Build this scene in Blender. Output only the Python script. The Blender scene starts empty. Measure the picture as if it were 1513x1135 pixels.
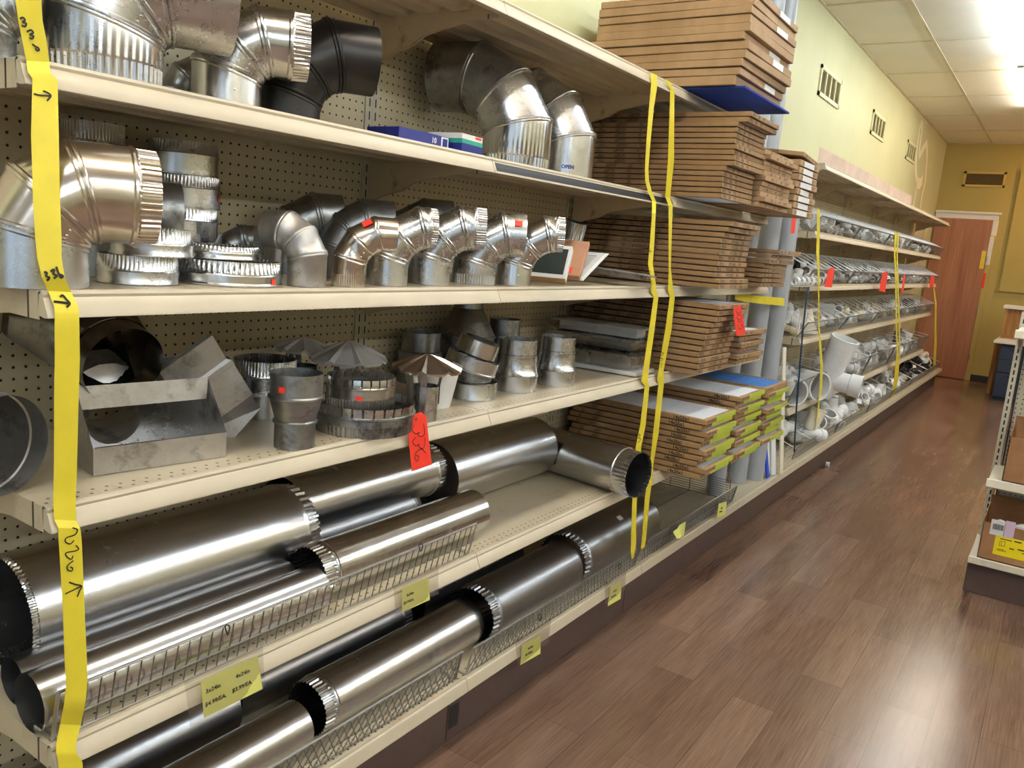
import bpy, math, random
import numpy as np
from mathutils import Vector, Matrix

S = bpy.context.scene
COL = S.collection
PI = math.pi
random.seed(11)

# ------------------------------------------------------------------ camera
F, YAW, PITCH, ROLL, H = 1206.518, .5852, .1787, .0832, 1.567
def cam_axes():
    cy, sy = math.cos(YAW), math.sin(YAW)
    fw = np.array([-sy*math.cos(PITCH), cy*math.cos(PITCH), -math.sin(PITCH)])
    r = np.array([cy, sy, 0.]); u = np.cross(r, fw)
    c, s = math.cos(ROLL), math.sin(ROLL)
    return c*r + s*u, -s*r + c*u, fw
RIGHT, UP, FWD = cam_axes()
cam = bpy.data.cameras.new('camera'); cam.sensor_width = 36; cam.lens = F/1513*36
cam.clip_start = .02
camo = bpy.data.objects.new('camera', cam); COL.objects.link(camo)
camo.matrix_world = Matrix(((RIGHT[0], UP[0], -FWD[0], 0), (RIGHT[1], UP[1], -FWD[1], 0),
                            (RIGHT[2], UP[2], -FWD[2], H), (0, 0, 0, 1)))
S.camera = camo
def at(x, y, X=None, Y=None, Z=None):
    """the point of a known wall, shelf face or shelf top seen at a photo position"""
    d = RIGHT*(x-756.5)/F - UP*(y-567.5)/F + FWD
    t = X/d[0] if X is not None else Y/d[1] if Y is not None else (Z-H)/d[2]
    return Vector((t*d[0], t*d[1], H + t*d[2]))
def depth(p): return float(np.dot(np.array(p)-np.array([0, 0, H]), FWD))
def stand(xl, xr, yb, z):
    """foot centre and radius of a round thing standing on height z: left, right and lowest edge"""
    p = at((xl+xr)/2, yb, Z=z); r = (xr-xl)/2*depth(p)/F
    v = Vector((p.x, p.y, 0)).normalized()
    r = (xr-xl)/2*depth(p + v*r)/F
    c = p + v*r
    return c, r

# ------------------------------------------------------------------ objects
def tag(o, label=None, cat=None, group=None, kind=None):
    if label: o['label'] = label
    if cat: o['category'] = cat
    if group: o['group'] = group
    if kind: o['kind'] = kind
    return o
def empty(name, loc=(0, 0, 0), rz=0, label=None, cat=None, group=None):
    o = bpy.data.objects.new(name, None); COL.objects.link(o)
    o.empty_display_size = .05
    o.location = loc; o.rotation_euler = (0, 0, rz)
    return tag(o, label, cat, group)
class MB:
    def __init__(s): s.v, s.f, s.m = [], [], []
    def add(s, v, f, m=0):
        n = len(s.v); s.v += [tuple(p) for p in v]
        s.f += [tuple(i+n for i in q) for q in f]; s.m += [m]*len(f)
        return s
    def build(s, name, mat, parent=None, smooth=None, loc=None, rot=None):
        me = bpy.data.meshes.new(name); me.from_pydata(s.v, [], s.f)
        for q in (mat if isinstance(mat, (list, tuple)) else [mat]): me.materials.append(q)
        me.polygons.foreach_set('material_index', s.m)
        if smooth is not None:
            me.polygons.foreach_set('use_smooth', [True]*len(s.f))
            if smooth < 3: me.set_sharp_from_angle(angle=smooth)
        me.update()
        return link(name, me, parent, loc, rot)
def link(name, me, parent=None, loc=None, rot=None):
    o = bpy.data.objects.new(name, me); COL.objects.link(o)
    if parent is not None: o.parent = parent
    if loc is not None: o.location = loc
    if rot is not None: o.rotation_euler = rot
    return o
def kids(o): return [c for c in list(bpy.data.objects) if c.parent is o]
def dup(o, loc=None, rot=None, label=None, parent=None):
    c = o.copy(); COL.objects.link(c)
    if parent is not None: c.parent = parent
    if loc is not None: c.location = loc
    if rot is not None: c.rotation_euler = rot
    if label: c['label'] = label
    for k in o.children: dup(k, parent=c)
    return c

# ------------------------------------------------------------------ shapes
def box(mb, lo, hi, m=0, c=0, M=None):
    x0, y0, z0 = lo; x1, y1, z1 = hi
    if c <= 0:
        v = [(x0,y0,z0),(x1,y0,z0),(x1,y1,z0),(x0,y1,z0),(x0,y0,z1),(x1,y0,z1),(x1,y1,z1),(x0,y1,z1)]
        f = [(0,3,2,1),(4,5,6,7),(0,1,5,4),(1,2,6,5),(2,3,7,6),(3,0,4,7)]
    else:
        v, f = [], []
        idx = {}
        for i, X in enumerate((x0, x1)):
            for j, Y in enumerate((y0, y1)):
                for k, Z in enumerate((z0, z1)):
                    sx, sy, sz = (c, -c)[i], (c, -c)[j], (c, -c)[k]
                    b = len(v)
                    v += [(X, Y+sy, Z+sz), (X+sx, Y, Z+sz), (X+sx, Y+sy, Z)]
                    idx[i,j,k] = b
        g = lambda i, j, k, a: idx[i,j,k]+a
        for a in range(3):                       # big faces
            for e in (0, 1):
                q = [(0,0),(1,0),(1,1),(0,1)]
                cs = []
                for p, r in q:
                    ijk = [0,0,0]; ijk[a] = e; o = [t for t in range(3) if t != a]
                    ijk[o[0]] = p; ijk[o[1]] = r; cs.append(g(*ijk, a))
                f.append(tuple(cs if (e == 1) != (a == 1) else cs[::-1]))
        for a in range(3):                       # edges along axis a
            o = [t for t in range(3) if t != a]
            for p in (0, 1):
                for r in (0, 1):
                    A = [0,0,0]; A[o[0]] = p; A[o[1]] = r; B = A[:]; B[a] = 1
                    q = (g(*A, o[0]), g(*B, o[0]), g(*B, o[1]), g(*A, o[1]))
                    f.append(q if ((p == r) == (a != 1)) else q[::-1])
        for (i, j, k), b in idx.items():
            q = (b, b+1, b+2)
            f.append(q if (i+j+k) % 2 == 1 else q[::-1])
    if M is not None: v = [M @ Vector(p) for p in v]
    return mb.add(v, f, m)
def loft(mb, rings, close=True, m=0, cap0=False, cap1=False):
    n = len(rings[0]); v = [p for r in rings for p in r]; f = []
    for i in range(len(rings)-1):
        for j in range(n if close else n-1):
            k = (j+1) % n
            f.append((i*n+j, i*n+k, (i+1)*n+k, (i+1)*n+j))
    if cap0: f.append(tuple(range(n))[::-1])
    if cap1: f.append(tuple((len(rings)-1)*n+j for j in range(n)))
    return mb.add(v, f, m)
def lathe(mb, prof, n=48, m=0, M=None, amp=None, arc=2*PI):
    """prof: (radius, height[, wave depth]); wave makes crimped rings"""
    rings = []
    full = arc > 2*PI-1e-4
    for p in prof:
        w = p[2] if len(p) > 2 else 0
        ring = []
        for j in range(n if full else n+1):
            a = arc*j/n
            r = p[0] - (w if (j % 4) in (2, 3) else 0)
            q = Vector((r*math.cos(a), r*math.sin(a), p[1]))
            ring.append(M @ q if M is not None else q)
        rings.append(ring)
    return loft(mb, rings, full, m)
def tube(mb, path, r, n=6, m=0, closed=False, caps=True):
    P = [Vector(p) for p in path]; rings = []
    N = len(P)
    ref = None
    for i, p in enumerate(P):
        a = P[(i-1) % N] if closed else P[max(i-1, 0)]; b = P[(i+1) % N] if closed else P[min(i+1, N-1)]
        d = (b-a).normalized()
        if ref is None: ref = d.orthogonal().normalized()
        u = (ref - d*ref.dot(d))
        u = u.normalized() if u.length > 1e-6 else d.orthogonal().normalized()
        ref = u; w = d.cross(u)
        k = 1
        if 0 < i < N-1 or closed:
            cth = (p-a).normalized().dot((b-p).normalized()); k = 1/max(.6, math.sqrt(max(.0, (1+cth)/2)))
        rings.append([p + (u*math.cos(2*PI*j/n) + w*math.sin(2*PI*j/n))*r*k for j in range(n)])
    if closed: rings.append(rings[0])
    return loft(mb, rings, True, m, caps and not closed, caps and not closed)
def strip(mb, pts, wvec, m=0, t=.0004):
    """a thin ribbon through pts, wvec half-width vectors"""
    n = len(pts); v = []
    for p, w in zip(pts, wvec): v += [Vector(p)-Vector(w), Vector(p)+Vector(w)]
    f = [(2*i, 2*i+1, 2*i+3, 2*i+2) for i in range(n-1)]
    return mb.add(v, f, m)
def prism(mb, poly, axis, lo, hi, m=0):
    """poly in the two other axes, pushed along axis"""
    def P(a, b, c):
        return {'x': (c, a, b), 'y': (a, c, b), 'z': (a, b, c)}[axis]
    n = len(poly)
    v = [P(a, b, lo) for a, b in poly] + [P(a, b, hi) for a, b in poly]
    f = [tuple(range(n)), tuple(range(2*n-1, n-1, -1))] + [(i, n+i, n+(i+1) % n, (i+1) % n) for i in range(n)]
    return mb.add(v, f, m)

# ------------------------------------------------------------------ materials
class NT:
    def __init__(s, name):
        s.m = bpy.data.materials.new(name); s.m.use_nodes = True
        s.t = s.m.node_tree; s.b = s.t.nodes['Principled BSDF']
    def n(s, typ, **k):
        q = s.t.nodes.new(typ)
        for a, b in k.items():
            if a.startswith('i_'):
                key = a[2:]; key = int(key) if key.isdigit() else key.replace('_', ' ')
                q.inputs[key].default_value = b
            else: setattr(q, a, b)
        return q
    def l(s, a, b): s.t.links.new(a, b)
    def math(s, op, a, b=None, clamp=False):
        q = s.n('ShaderNodeMath', operation=op, use_clamp=clamp)
        for i, x in enumerate((a, b)):
            if x is None: continue
            if isinstance(x, (int, float)): q.inputs[i].default_value = x
            else: s.l(x, q.inputs[i])
        return q.outputs[0]
    def mix(s, fac, a, b):
        q = s.n('ShaderNodeMix', data_type='RGBA')
        for i, x in ((0, fac), (6, a), (7, b)):
            if isinstance(x, (int, float)): q.inputs[i].default_value = x
            elif isinstance(x, (tuple, list)): q.inputs[i].default_value = (*x[:3], 1)
            else: s.l(x, q.inputs[i])
        return q.outputs[2]
    def coord(s, which='Object'):
        return s.n('ShaderNodeTexCoord').outputs[which]
    def noise(s, vec, scale, detail=3, rough=.55, sc=None):
        if sc is not None:
            mp = s.n('ShaderNodeMapping'); mp.inputs['Scale'].default_value = sc; s.l(vec, mp.inputs[0]); vec = mp.outputs[0]
        q = s.n('ShaderNodeTexNoise', i_Scale=scale, i_Detail=detail, i_Roughness=rough); s.l(vec, q.inputs['Vector'])
        return q.outputs['Fac']
    def ramp(s, fac, a, b):
        q = s.n('ShaderNodeMapRange', i_1=a, i_2=b, clamp=True); s.l(fac, q.inputs[0]); return q.outputs[0]
    def bump(s, h, strength=.3, dist=.002):
        q = s.n('ShaderNodeBump', i_Strength=strength, i_Distance=dist); s.l(h, q.inputs['Height']); s.l(q.outputs[0], s.b.inputs['Normal'])
    def col(s, c):
        if isinstance(c, (tuple, list)): s.b.inputs['Base Color'].default_value = (*c[:3], 1)
        else: s.l(c, s.b.inputs['Base Color'])
    def rough(s, r):
        if isinstance(r, (int, float)): s.b.inputs['Roughness'].default_value = r
        else: s.l(r, s.b.inputs['Roughness'])
def lin(*c):
    if len(c) == 1: c = c[0]
    return tuple((x/255/12.92 if x/255 <= .04045 else ((x/255+.055)/1.055)**2.4) for x in c)
def plain(name, c, rough=.5, metal=0, var=.12, scale=25, bump=0, spec=None, wear=None):
    t = NT(name)
    n = t.noise(t.coord(), scale, 4)
    k = t.ramp(n, .3, .7)
    a = tuple(x*(1-var) for x in c); b = tuple(min(1, x*(1+var)) for x in c)
    out = t.mix(k, a, b)
    if wear:
        n2 = t.noise(t.coord(), 9, 6, .7); out = t.mix(t.ramp(n2, .60, .72), out, wear)
    t.col(out); t.rough(rough); t.b.inputs['Metallic'].default_value = metal
    if spec is not None: t.b.inputs['Specular IOR Level'].default_value = spec
    if bump: t.bump(t.noise(t.coord(), scale*6, 3), bump, .001)
    return t.m
def metal(name, c, rough=.28, var=.18, spangle=300, bump=.05, stain=None, met=1.0, rv=1.0):
    """sheet metal: fine crystalline spangle, uneven gloss, faint dents"""
    t = NT(name); co = t.coord()
    sp = t.noise(co, spangle, 2, .7); mid = t.noise(co, 26, 4, .65); big = t.noise(co, 5, 3, .5)
    k = t.math('ADD', t.math('MULTIPLY', sp, .14), t.math('ADD', t.math('MULTIPLY', mid, .45), t.math('MULTIPLY', big, .45)))
    a = tuple(x*(1-var) for x in c); b = tuple(min(1, x*(1+var)) for x in c)
    out = t.mix(t.ramp(k, .38, .72), a, b)
    if stain: out = t.mix(t.ramp(t.noise(co, 14, 6, .7), .52, .68), out, stain)
    t.col(out); t.b.inputs['Metallic'].default_value = met
    q = t.n('ShaderNodeMapRange', i_1=.38, i_2=.72, i_3=rough*(1-.2*rv), i_4=rough*(1+.3*rv)); t.l(k, q.inputs[0]); t.rough(q.outputs[0])
    if bump: t.bump(t.noise(co, 7, 2), bump, .006)
    return t.m
M = {}
M['almond'] = plain('almond enamel', lin(196, 184, 160), .38, var=.05, scale=8, spec=.5)
M['almond_worn'] = plain('worn almond enamel', lin(208, 186, 150), .45, var=.1, scale=6, wear=lin(150, 112, 78))
M['upright'] = plain('upright enamel', lin(196, 188, 168), .45, var=.08)
M['kick'] = plain('brown kick plate', lin(86, 68, 62), .5, var=.08, scale=14)
M['steel'] = plain('bright steel wire', (.55, .55, .55), .3, 1, var=.1)
M['darkwire'] = plain('dull grey wire', (.22, .21, .20), .4, .9, var=.15)
M['black'] = plain('black plastic', (.012, .012, .013), .5)
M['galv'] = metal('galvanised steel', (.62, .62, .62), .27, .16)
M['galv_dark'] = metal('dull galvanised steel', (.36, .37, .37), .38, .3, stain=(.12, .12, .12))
M['galv_bright'] = metal('bright galvanised steel', (.68, .68, .67), .2, .12)
M['galv_warm'] = metal('bright aluminium', (.66, .60, .54), .22, .12)
M['galv_dusty'] = metal('dusty galvanised steel', (.48, .46, .43), .42, .25, stain=(.22, .2, .17), met=.85)
M['galv_pipe'] = metal('galvanised pipe sheet', (.62, .62, .62), .26, .05, rv=.25, spangle=400, bump=.012)
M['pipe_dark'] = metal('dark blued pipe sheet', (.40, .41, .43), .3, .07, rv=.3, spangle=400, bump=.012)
M['blackpipe'] = plain('black stove pipe enamel', (.018, .016, .015), .34, .3, var=.3, scale=12, bump=.05)
M['cardboard'] = plain('cardboard', lin(168, 134, 96), .8, var=.1, scale=10)
M['white'] = plain('white plastic', (.74, .74, .73), .35, var=.04)
M['paper'] = plain('white paper', (.72, .72, .70), .7, var=.04)
M['tape'] = plain('yellow tape', lin(220, 202, 52), .5, var=.06, scale=15)
M['red'] = plain('red tag card', lin(240, 58, 38), .55, var=.04)
M['label'] = plain('yellow label paper', lin(222, 222, 120), .7, var=.04)
M['ink'] = plain('black marker ink', (.012, .010, .009), .6)
M['blueink'] = plain('blue ink', (.02, .03, .25), .6)
# ------------------------------------------------------------------ the room
XW, YF, ZC = -1.87, 13.9, 3.44
XR, YB = 6.2, -4.6
def struct(o): o['kind'] = 'structure'; return o
def quad(name, p, m, smooth=None):
    return struct(MB().add(p, [(0, 1, 2, 3)]).build(name, m))
# vinyl planks
t = NT('brown vinyl plank floor')
co = t.coord()
mp = t.n('ShaderNodeMapping'); mp.inputs['Rotation'].default_value = (0, 0, PI/2); t.l(co, mp.inputs[0])
br = t.n('ShaderNodeTexBrick', offset=.37, i_Scale=1.0, i_Mortar_Size=.0012, i_Brick_Width=.92, i_Row_Height=.152, i_Bias=0)
br.inputs['Color1'].default_value = (0, 0, 0, 1); br.inputs['Color2'].default_value = (1, 1, 1, 1); br.inputs['Mortar'].default_value = (.5, .5, .5, 1)
t.l(mp.outputs[0], br.inputs['Vector'])
sepc = t.n('ShaderNodeSeparateColor'); t.l(br.outputs['Color'], sepc.inputs[0])
g1 = t.noise(co, 1, 7, .72, (190, 4.5, 1)); g2 = t.noise(co, 1, 4, .6, (9, 1.1, 1)); g3 = t.noise(co, 1.3, 3, .5)
k = t.math('ADD', t.math('ADD', t.math('MULTIPLY', g1, .5), t.math('MULTIPLY', g2, .4)), t.math('MULTIPLY', sepc.outputs[0], .12))
c1 = t.mix(t.ramp(k, .36, .70), lin(80, 53, 40), lin(150, 119, 99))
c1 = t.mix(t.math('MULTIPLY', t.ramp(g3, .35, .7), .5), c1, lin(118, 98, 84))
c1 = t.mix(t.math('MULTIPLY', br.outputs['Fac'], .5), c1, lin(60, 42, 36))
t.col(c1)
q = t.n('ShaderNodeMapRange', i_1=.35, i_2=.8, i_3=.18, i_4=.27); t.l(g1, q.inputs[0]); t.rough(q.outputs[0])
t.b.inputs['Specular IOR Level'].default_value = .55
t.bump(t.math('SUBTRACT', g1, t.math('MULTIPLY', br.outputs['Fac'], .3)), .12, .0015)
M['floor'] = t.m
quad('floor', [(XW-.1, YB, 0), (XR, YB, 0), (XR, YF+3, 0), (XW-.1, YF+3, 0)], M['floor'])
def paint(name, c, var=.05, rough=.6):
    t = NT(name); co = t.coord()
    k = t.ramp(t.noise(co, 1.2, 4, .6), .35, .7)
    t.col(t.mix(k, tuple(x*(1-var) for x in c), tuple(x*(1+var) for x in c))); t.rough(rough)
    t.bump(t.noise(co, 160, 3), .06, .001)
    return t.m
M['wall'] = paint('pale green wall paint', lin(198, 196, 152))
M['wall_far'] = paint('olive wall paint', lin(176, 158, 88))
M['wall_other'] = paint('cream wall paint', lin(190, 182, 150))
M['ceil'] = plain('ceiling tile', lin(236, 230, 216), .9, var=.05, scale=1.1, bump=.15)
M['grid'] = plain('ceiling grid paint', lin(206, 196, 168), .5, var=.08, scale=4)
M['trimwhite'] = plain('white trim paint', lin(226, 224, 218), .4, var=.03)
quad('wall_left', [(XW, YB, 0), (XW, YF, 0), (XW, YF, ZC), (XW, YB, ZC)], M['wall'])
w = MB(); box(w, (XW-.1, YF, 0), (-.93, YF+.12, ZC)); struct(w.build('wall_far', M['wall_far']))
w = MB(); box(w, (-.93, YF+.02, 0), (XR, YF+.12, ZC)); struct(w.build('wall_back', M['wall_far']))
w = MB(); box(w, (XR, YB, 0), (XR+.1, YF, ZC)); struct(w.build('wall_right', M['wall_other']))
# the street wall behind the photographer, with its shop windows
w = MB()
wins = [(-.6, 1.5), (1.9, 4.0), (4.3, 5.9)]
z0w, z1w = .5, 2.9
box(w, (XW, YB-.12, 0), (XR, YB, z0w)); box(w, (XW, YB-.12, z1w), (XR, YB, ZC))
xs = [XW] + [x for p in wins for x in p] + [XR]
for i in range(0, len(xs), 2): box(w, (xs[i], YB-.12, z0w), (xs[i+1], YB, z1w))
struct(w.build('wall_front', M['wall_other']))
tg = bpy.data.materials.new('window pane'); tg.use_nodes = True
nt = tg.node_tree; nt.nodes.clear()
tr = nt.nodes.new('ShaderNodeBsdfTransparent'); gl = nt.nodes.new('ShaderNodeBsdfGlossy'); gl.inputs['Roughness'].default_value = .02
mx = nt.nodes.new('ShaderNodeMixShader'); mx.inputs[0].default_value = .08; oo = nt.nodes.new('ShaderNodeOutputMaterial')
nt.links.new(tr.outputs[0], mx.inputs[1]); nt.links.new(gl.outputs[0], mx.inputs[2]); nt.links.new(mx.outputs[0], oo.inputs[0])
M['pane'] = tg
for i, (a, b) in enumerate(wins):
    f = MB()
    for lo, hi in (((a, z0w), (a+.06, z1w)), ((b-.06, z0w), (b, z1w)), ((a, z0w), (b, z0w+.06)), ((a, z1w-.06), (b, z1w))):
        box(f, (lo[0], YB-.1, lo[1]), (hi[0], YB-.02, hi[1]))
    fr = struct(f.build('window_%d' % (i+1), M['trimwhite']))
    MB().add([(a, YB-.06, z0w), (b, YB-.06, z0w), (b, YB-.06, z1w), (a, YB-.06, z1w)], [(0, 1, 2, 3)]).build('pane', M['pane'], fr)
# ceiling: tiles 2 ft by 4 ft hung in a grid
quad('ceiling', [(XW-.1, YB-.1, ZC+.004), (XW-.1, YF+.1, ZC+.004), (XR+.1, YF+.1, ZC+.004), (XR+.1, YB-.1, ZC+.004)], M['ceil'])
g = MB()
x = -1.278
while x < XR:
    box(g, (x-.013, YB, ZC-.004), (x+.013, YF, ZC+.003)); x += .6096
y = 13.9-1.2192*15
while y < YF:
    if y > YB: box(g, (XW, y-.012, ZC-.003), (XR, y+.012, ZC+.003))
    y += 1.2192
box(g, (XW, YB, ZC-.004), (XW+.022, YF, ZC+.003)); box(g, (XW, YF-.022, ZC-.004), (-.93, YF, ZC+.003))
struct(g.build('trim_1', M['grid']))
# door in the far corner
t = NT('red brown wood veneer'); co = t.coord()
k = t.math('ADD', t.math('MULTIPLY', t.noise(co, 1, 5, .65, (60, 60, 1.6)), .6), t.math('MULTIPLY', t.noise(co, 1, 3, .5, (7, 7, .6)), .5))
t.col(t.mix(t.ramp(k, .35, .8), lin(138, 84, 56), lin(186, 128, 92))); t.rough(.42)
M['doorwood'] = t.m
d = MB(); box(d, (-1.84, YF-.045, .01), (-1.09, YF-.002, 2.36), c=.003)
door = struct(d.build('door_1', M['doorwood']))
d = MB(); box(d, (-1.855, YF-.04, 2.36), (-1.03, YF, 2.44), c=.004); box(d, (-1.862, YF-.06, 2.435), (-1.0, YF, 2.47), c=.006)
box(d, (-1.09, YF-.035, 2.14), (-1.02, YF, 2.36), c=.004)
struct(d.build('trim_2', M['trimwhite']))
d = MB(); box(d, (-1.09, YF-.035, 0), (-1.02, YF, 2.14), c=.004)
struct(d.build('trim_3', M['wall_far']))
d = MB(); box(d, (-1.02, YF-.012, 0), (XR, YF+.02, .10)); box(d, (XW, YF-.012, 0), (-1.84, YF, .10))
struct(d.build('baseboard_far', M['black']))
d = MB()
for z in (.35, 1.05, 1.8): tube(d, [(-1.078, YF-.05, z-.045), (-1.078, YF-.05, z+.045)], .008, 8)
d.build('hinge', M['steel'], door, .6)
# notices on the door edge
n = MB(); box(n, (-1.16, YF-.05, 1.66), (-1.105, YF-.0455, 1.92)); n = n.build('notice_card', M['tape'])
tag(n, 'small yellow card taped on the edge of the brown door', 'card')
n = MB(); box(n, (-1.1, YF-.043, 1.72), (-1.035, YF-.0355, 2.13), c=.002); n = n.build('paper_notice', M['paper'])
tag(n, 'white paper strip on the door frame below the white trim', 'notice')
n = MB(); box(n, (-1.085, YF-.042, 1.38), (-1.055, YF-.0355, 1.6), c=.002); n = n.build('door_tag', M['red'])
tag(n, 'small red tag hanging on the far door frame', 'tag')
# olive board frame on the far right wall
d = MB(); px0, pz0, pz1 = -.86, 1.36, 3.1
box(d, (px0, YF-.02, pz0), (XR, YF+.02, pz1)); struct(d.build('trim_4', M['wall_far']))
# air grilles
M['grille'] = plain('almond grille paint', lin(214, 206, 160), .45, var=.05)
M['grilledark'] = plain('grille opening shade', lin(128, 120, 84), .8, var=.1)
def grille(y0, y1, z0, z1, label):
    root = empty('wall_grille', (XW, (y0+y1)/2, (z0+z1)/2), 0, label, 'vent', 'high grilles in the left wall')
    w, h = (y1-y0)/2, (z1-z0)/2
    f = MB(); b = .03
    for lo, hi in (((-w, -h), (w, -h+b)), ((-w, h-b), (w, h)), ((-w, -h), (-w+b, h)), ((w-b, -h), (w, h))):
        box(f, (0, lo[0], lo[1]), (.014, hi[0], hi[1]))
    for i in (1, 2, 3): y = -w+b+(2*w-2*b)*i/4; box(f, (0, y-.01, -h), (.013, y+.01, h))
    f.build('frame', M['grille'], root)
    q = MB(); box(q, (.0005, -w+b*.5, -h+b*.5), (.002, w-b*.5, h-b*.5)); q.build('opening', M['grilledark'], root)  # dark sheet painted as the shade behind the louvres
    s = MB()
    n = 12
    for i in range(n):
        z = -h+b+(2*h-2*b)*(i+.5)/n
        s.add([(.002, -w+b, z-.002), (.002, w-b, z-.002), (.011, w-b, z-.008), (.011, -w+b, z-.008)], [(0, 1, 2, 3)])
    s.build('louvre', M['grille'], root)
grille(6.74, 7.40, 2.835, 3.06, 'nearest and largest looking of the louvred grilles high on the left wall')
grille(8.74, 9.38, 2.835, 3.06, 'middle of three louvred grilles high on the left wall')
grille(10.78, 11.39, 2.845, 3.06, 'farthest high wall grille, beside the pale painted outline')
root = empty('return_air_grille', (-1.30, YF, 2.935), 0, 'wide brown slatted return grille on the far wall above the door', 'vent')
f = MB(); w, h, b = .27, .108, .03
for lo, hi in (((-w, -h), (w, -h+b)), ((-w, h-b), (w, h)), ((-w, -h), (-w+b, h)), ((w-b, -h), (w, h))):
    box(f, (lo[0], -.015, lo[1]), (hi[0], 0, hi[1]))
f.build('frame', paint('grille frame paint', lin(196, 170, 90)), root)
f = MB(); box(f, (-w+.01, -.003, -h+.01), (w-.01, -.001, h-.01)); f.build('opening', plain('opening shade', lin(60, 46, 22), .8), root)  # dark sheet stands for the shade between the slats
f = MB()
for i in range(24): x = -w+b+(2*w-2*b)*(i+.5)/24; box(f, (x-.0035, -.012, -h+b), (x+.0035, -.004, h-b))
f.build('louvre', plain('brown louvre', lin(128, 102, 52), .5), root)
# pale paint outline on the wall
M['palepaint'] = plain('pale filler paint', lin(244, 232, 196), .7, var=.04)
def wallstroke(pts, w):
    s = MB(); P = [at(x, y, X=XW+.002) for x, y in pts]
    n = len(P); v = []
    for i, p in enumerate(P):
        d = (P[min(i+1, n-1)]-P[max(i-1, 0)]).normalized(); u = Vector((0, -d.z, d.y))
        ww = w[i] if isinstance(w, (list, tuple)) else w
        v += [p-u*ww, p+u*ww]
    return s.add(v, [(2*i, 2*i+1, 2*i+3, 2*i+2) for i in range(n-1)])
st = MB()
for pts, w in (([(1360, 183), (1357, 205), (1354, 228), (1353, 250), (1355, 270), (1352, 290), (1349, 306)], .05),
               ([(1360, 183), (1363, 186), (1361, 200), (1359, 218), (1358, 232)], .05),
               ([(1358, 232), (1364, 220), (1369, 211), (1370, 225), (1369, 245), (1367, 270), (1362, 290), (1360, 308)], .05),
               ([(1355, 270), (1359, 272), (1363, 266)], .07)):
    q = wallstroke(pts, w); st.add(q.v, q.f)
struct(st.build('trim_5', M['palepaint']))
# strip lights
def emit(name, c, s):
    m = bpy.data.materials.new(name); m.use_nodes = True; b = m.node_tree.nodes['Principled BSDF']
    b.inputs['Base Color'].default_value = (.8, .8, .8, 1); b.inputs['Emission Color'].default_value = (*c, 1); b.inputs['Emission Strength'].default_value = s
    return m
LWARM = emit('warm fluorescent tube', (1, .90, .76), 46)
LCOOL = emit('cool fluorescent tube', (.82, .92, 1), 46)
M['lampbody'] = plain('white lamp enamel', (.8, .8, .8), .4, var=.02)
def striplight(x, y, em, label, group):
    root = empty('strip_light', (x, y, ZC), 0, label, 'ceiling light', group)
    L = 1.2
    b = MB(); prism(b, [(-.032, -.05), (-.04, 0), (.04, 0), (.032, -.05)], 'y', -L, L)
    b.build('housing', M['lampbody'], root)
    for s in (-.062, .062):
        q = MB(); tube(q, [(s, -L+.03, -.060), (s, L-.03, -.060)], .019, 12); q.build('tube', em, root, .6)
    for yy in (-L, L-.02):
        e = MB(); box(e, (-.085, yy, -.085), (.085, yy+.02, -.0005)); e.build('end_holder', M['lampbody'], root)
W = 'strip lights over the aisle'
for i, y in enumerate((-1.25, 1.2, 3.65, 7.26, 9.75)):
    lab = ['strip light over the aisle behind the camera', 'strip light over the near end of the aisle', 'strip light over the aisle before the right gondola',
           'bare fluorescent strip light on the ceiling at the upper right, nearer one', 'farther fluorescent strip light on the ceiling, end to end with the nearer'][i]
    striplight(-.62, y, LWARM if i in (1, 4) else LCOOL, lab, W)
for i, y in enumerate((-2.5, .5, 3.5, 6.5, 9.5)):
    striplight(2.1, y, LCOOL, 'strip light in the second row of the shop ceiling', 'strip lights in the second row')
    striplight(4.6, y, LWARM if i % 2 else LCOOL, 'strip light in the third row of the shop ceiling', 'strip lights in the third row')
root = empty('flush_light', (.25, 13.1, ZC), 0, 'round flush ceiling light at the far end, right of the view', 'ceiling light')
mb = MB(); lathe(mb, [(.16, 0), (.16, -.02), (.13, -.03)], 32); mb.build('rim', M['lampbody'], root, .5)
mb = MB(); lathe(mb, [(.13, -.03), (.10, -.065), (.0, -.08)], 32); mb.build('diffuser', emit('amber lamp glass', (1, .55, .22), 240), root, .8)
wl = bpy.data.worlds.new('day'); S.world = wl; wl.use_nodes = True
bg = wl.node_tree.nodes['Background']; bg.inputs[0].default_value = (.62, .80, 1, 1); bg.inputs[1].default_value = 1.6
S.view_settings.view_transform = 'Standard'; S.view_settings.look = 'None'; S.view_settings.gamma = 1
S.view_settings.use_curve_mapping = False; S.view_settings.exposure = -.27
S.cycles.use_denoising = True
# ------------------------------------------------------------------ gondola shelving along the left wall
A, A4, AB, BK = -1.306, -1.359, -1.42, -1.82
Y0, L = .6397, 1.2192
def yk(k): return Y0 + L*k
Z5, Z4, Z3, Z2, Z1, Z0 = 2.178, 1.7723, 1.4234, 1.0726, .6412, .2384
# perforated back: holes every inch
t = NT('pegboard'); co = t.coord()
sx = t.n('ShaderNodeSeparateXYZ'); t.l(co, sx.inputs[0])
def cell(s): return t.math('SUBTRACT', t.math('FRACT', t.math('DIVIDE', s, .0254)), .5)
cy, cz = cell(sx.outputs[1]), cell(sx.outputs[2])
dd = t.math('SQRT', t.math('ADD', t.math('MULTIPLY', cy, cy), t.math('MULTIPLY', cz, cz)))
hole = t.ramp(dd, .135, .105)
base = t.mix(t.ramp(t.noise(co, 4, 4), .35, .7), lin(188, 174, 142), lin(202, 190, 160))
t.col(t.mix(hole, base, (.006, .005, .004))); t.rough(.6); t.bump(t.math('MULTIPLY', hole, -1), .6, .003)
M['peg'] = t.m
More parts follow.
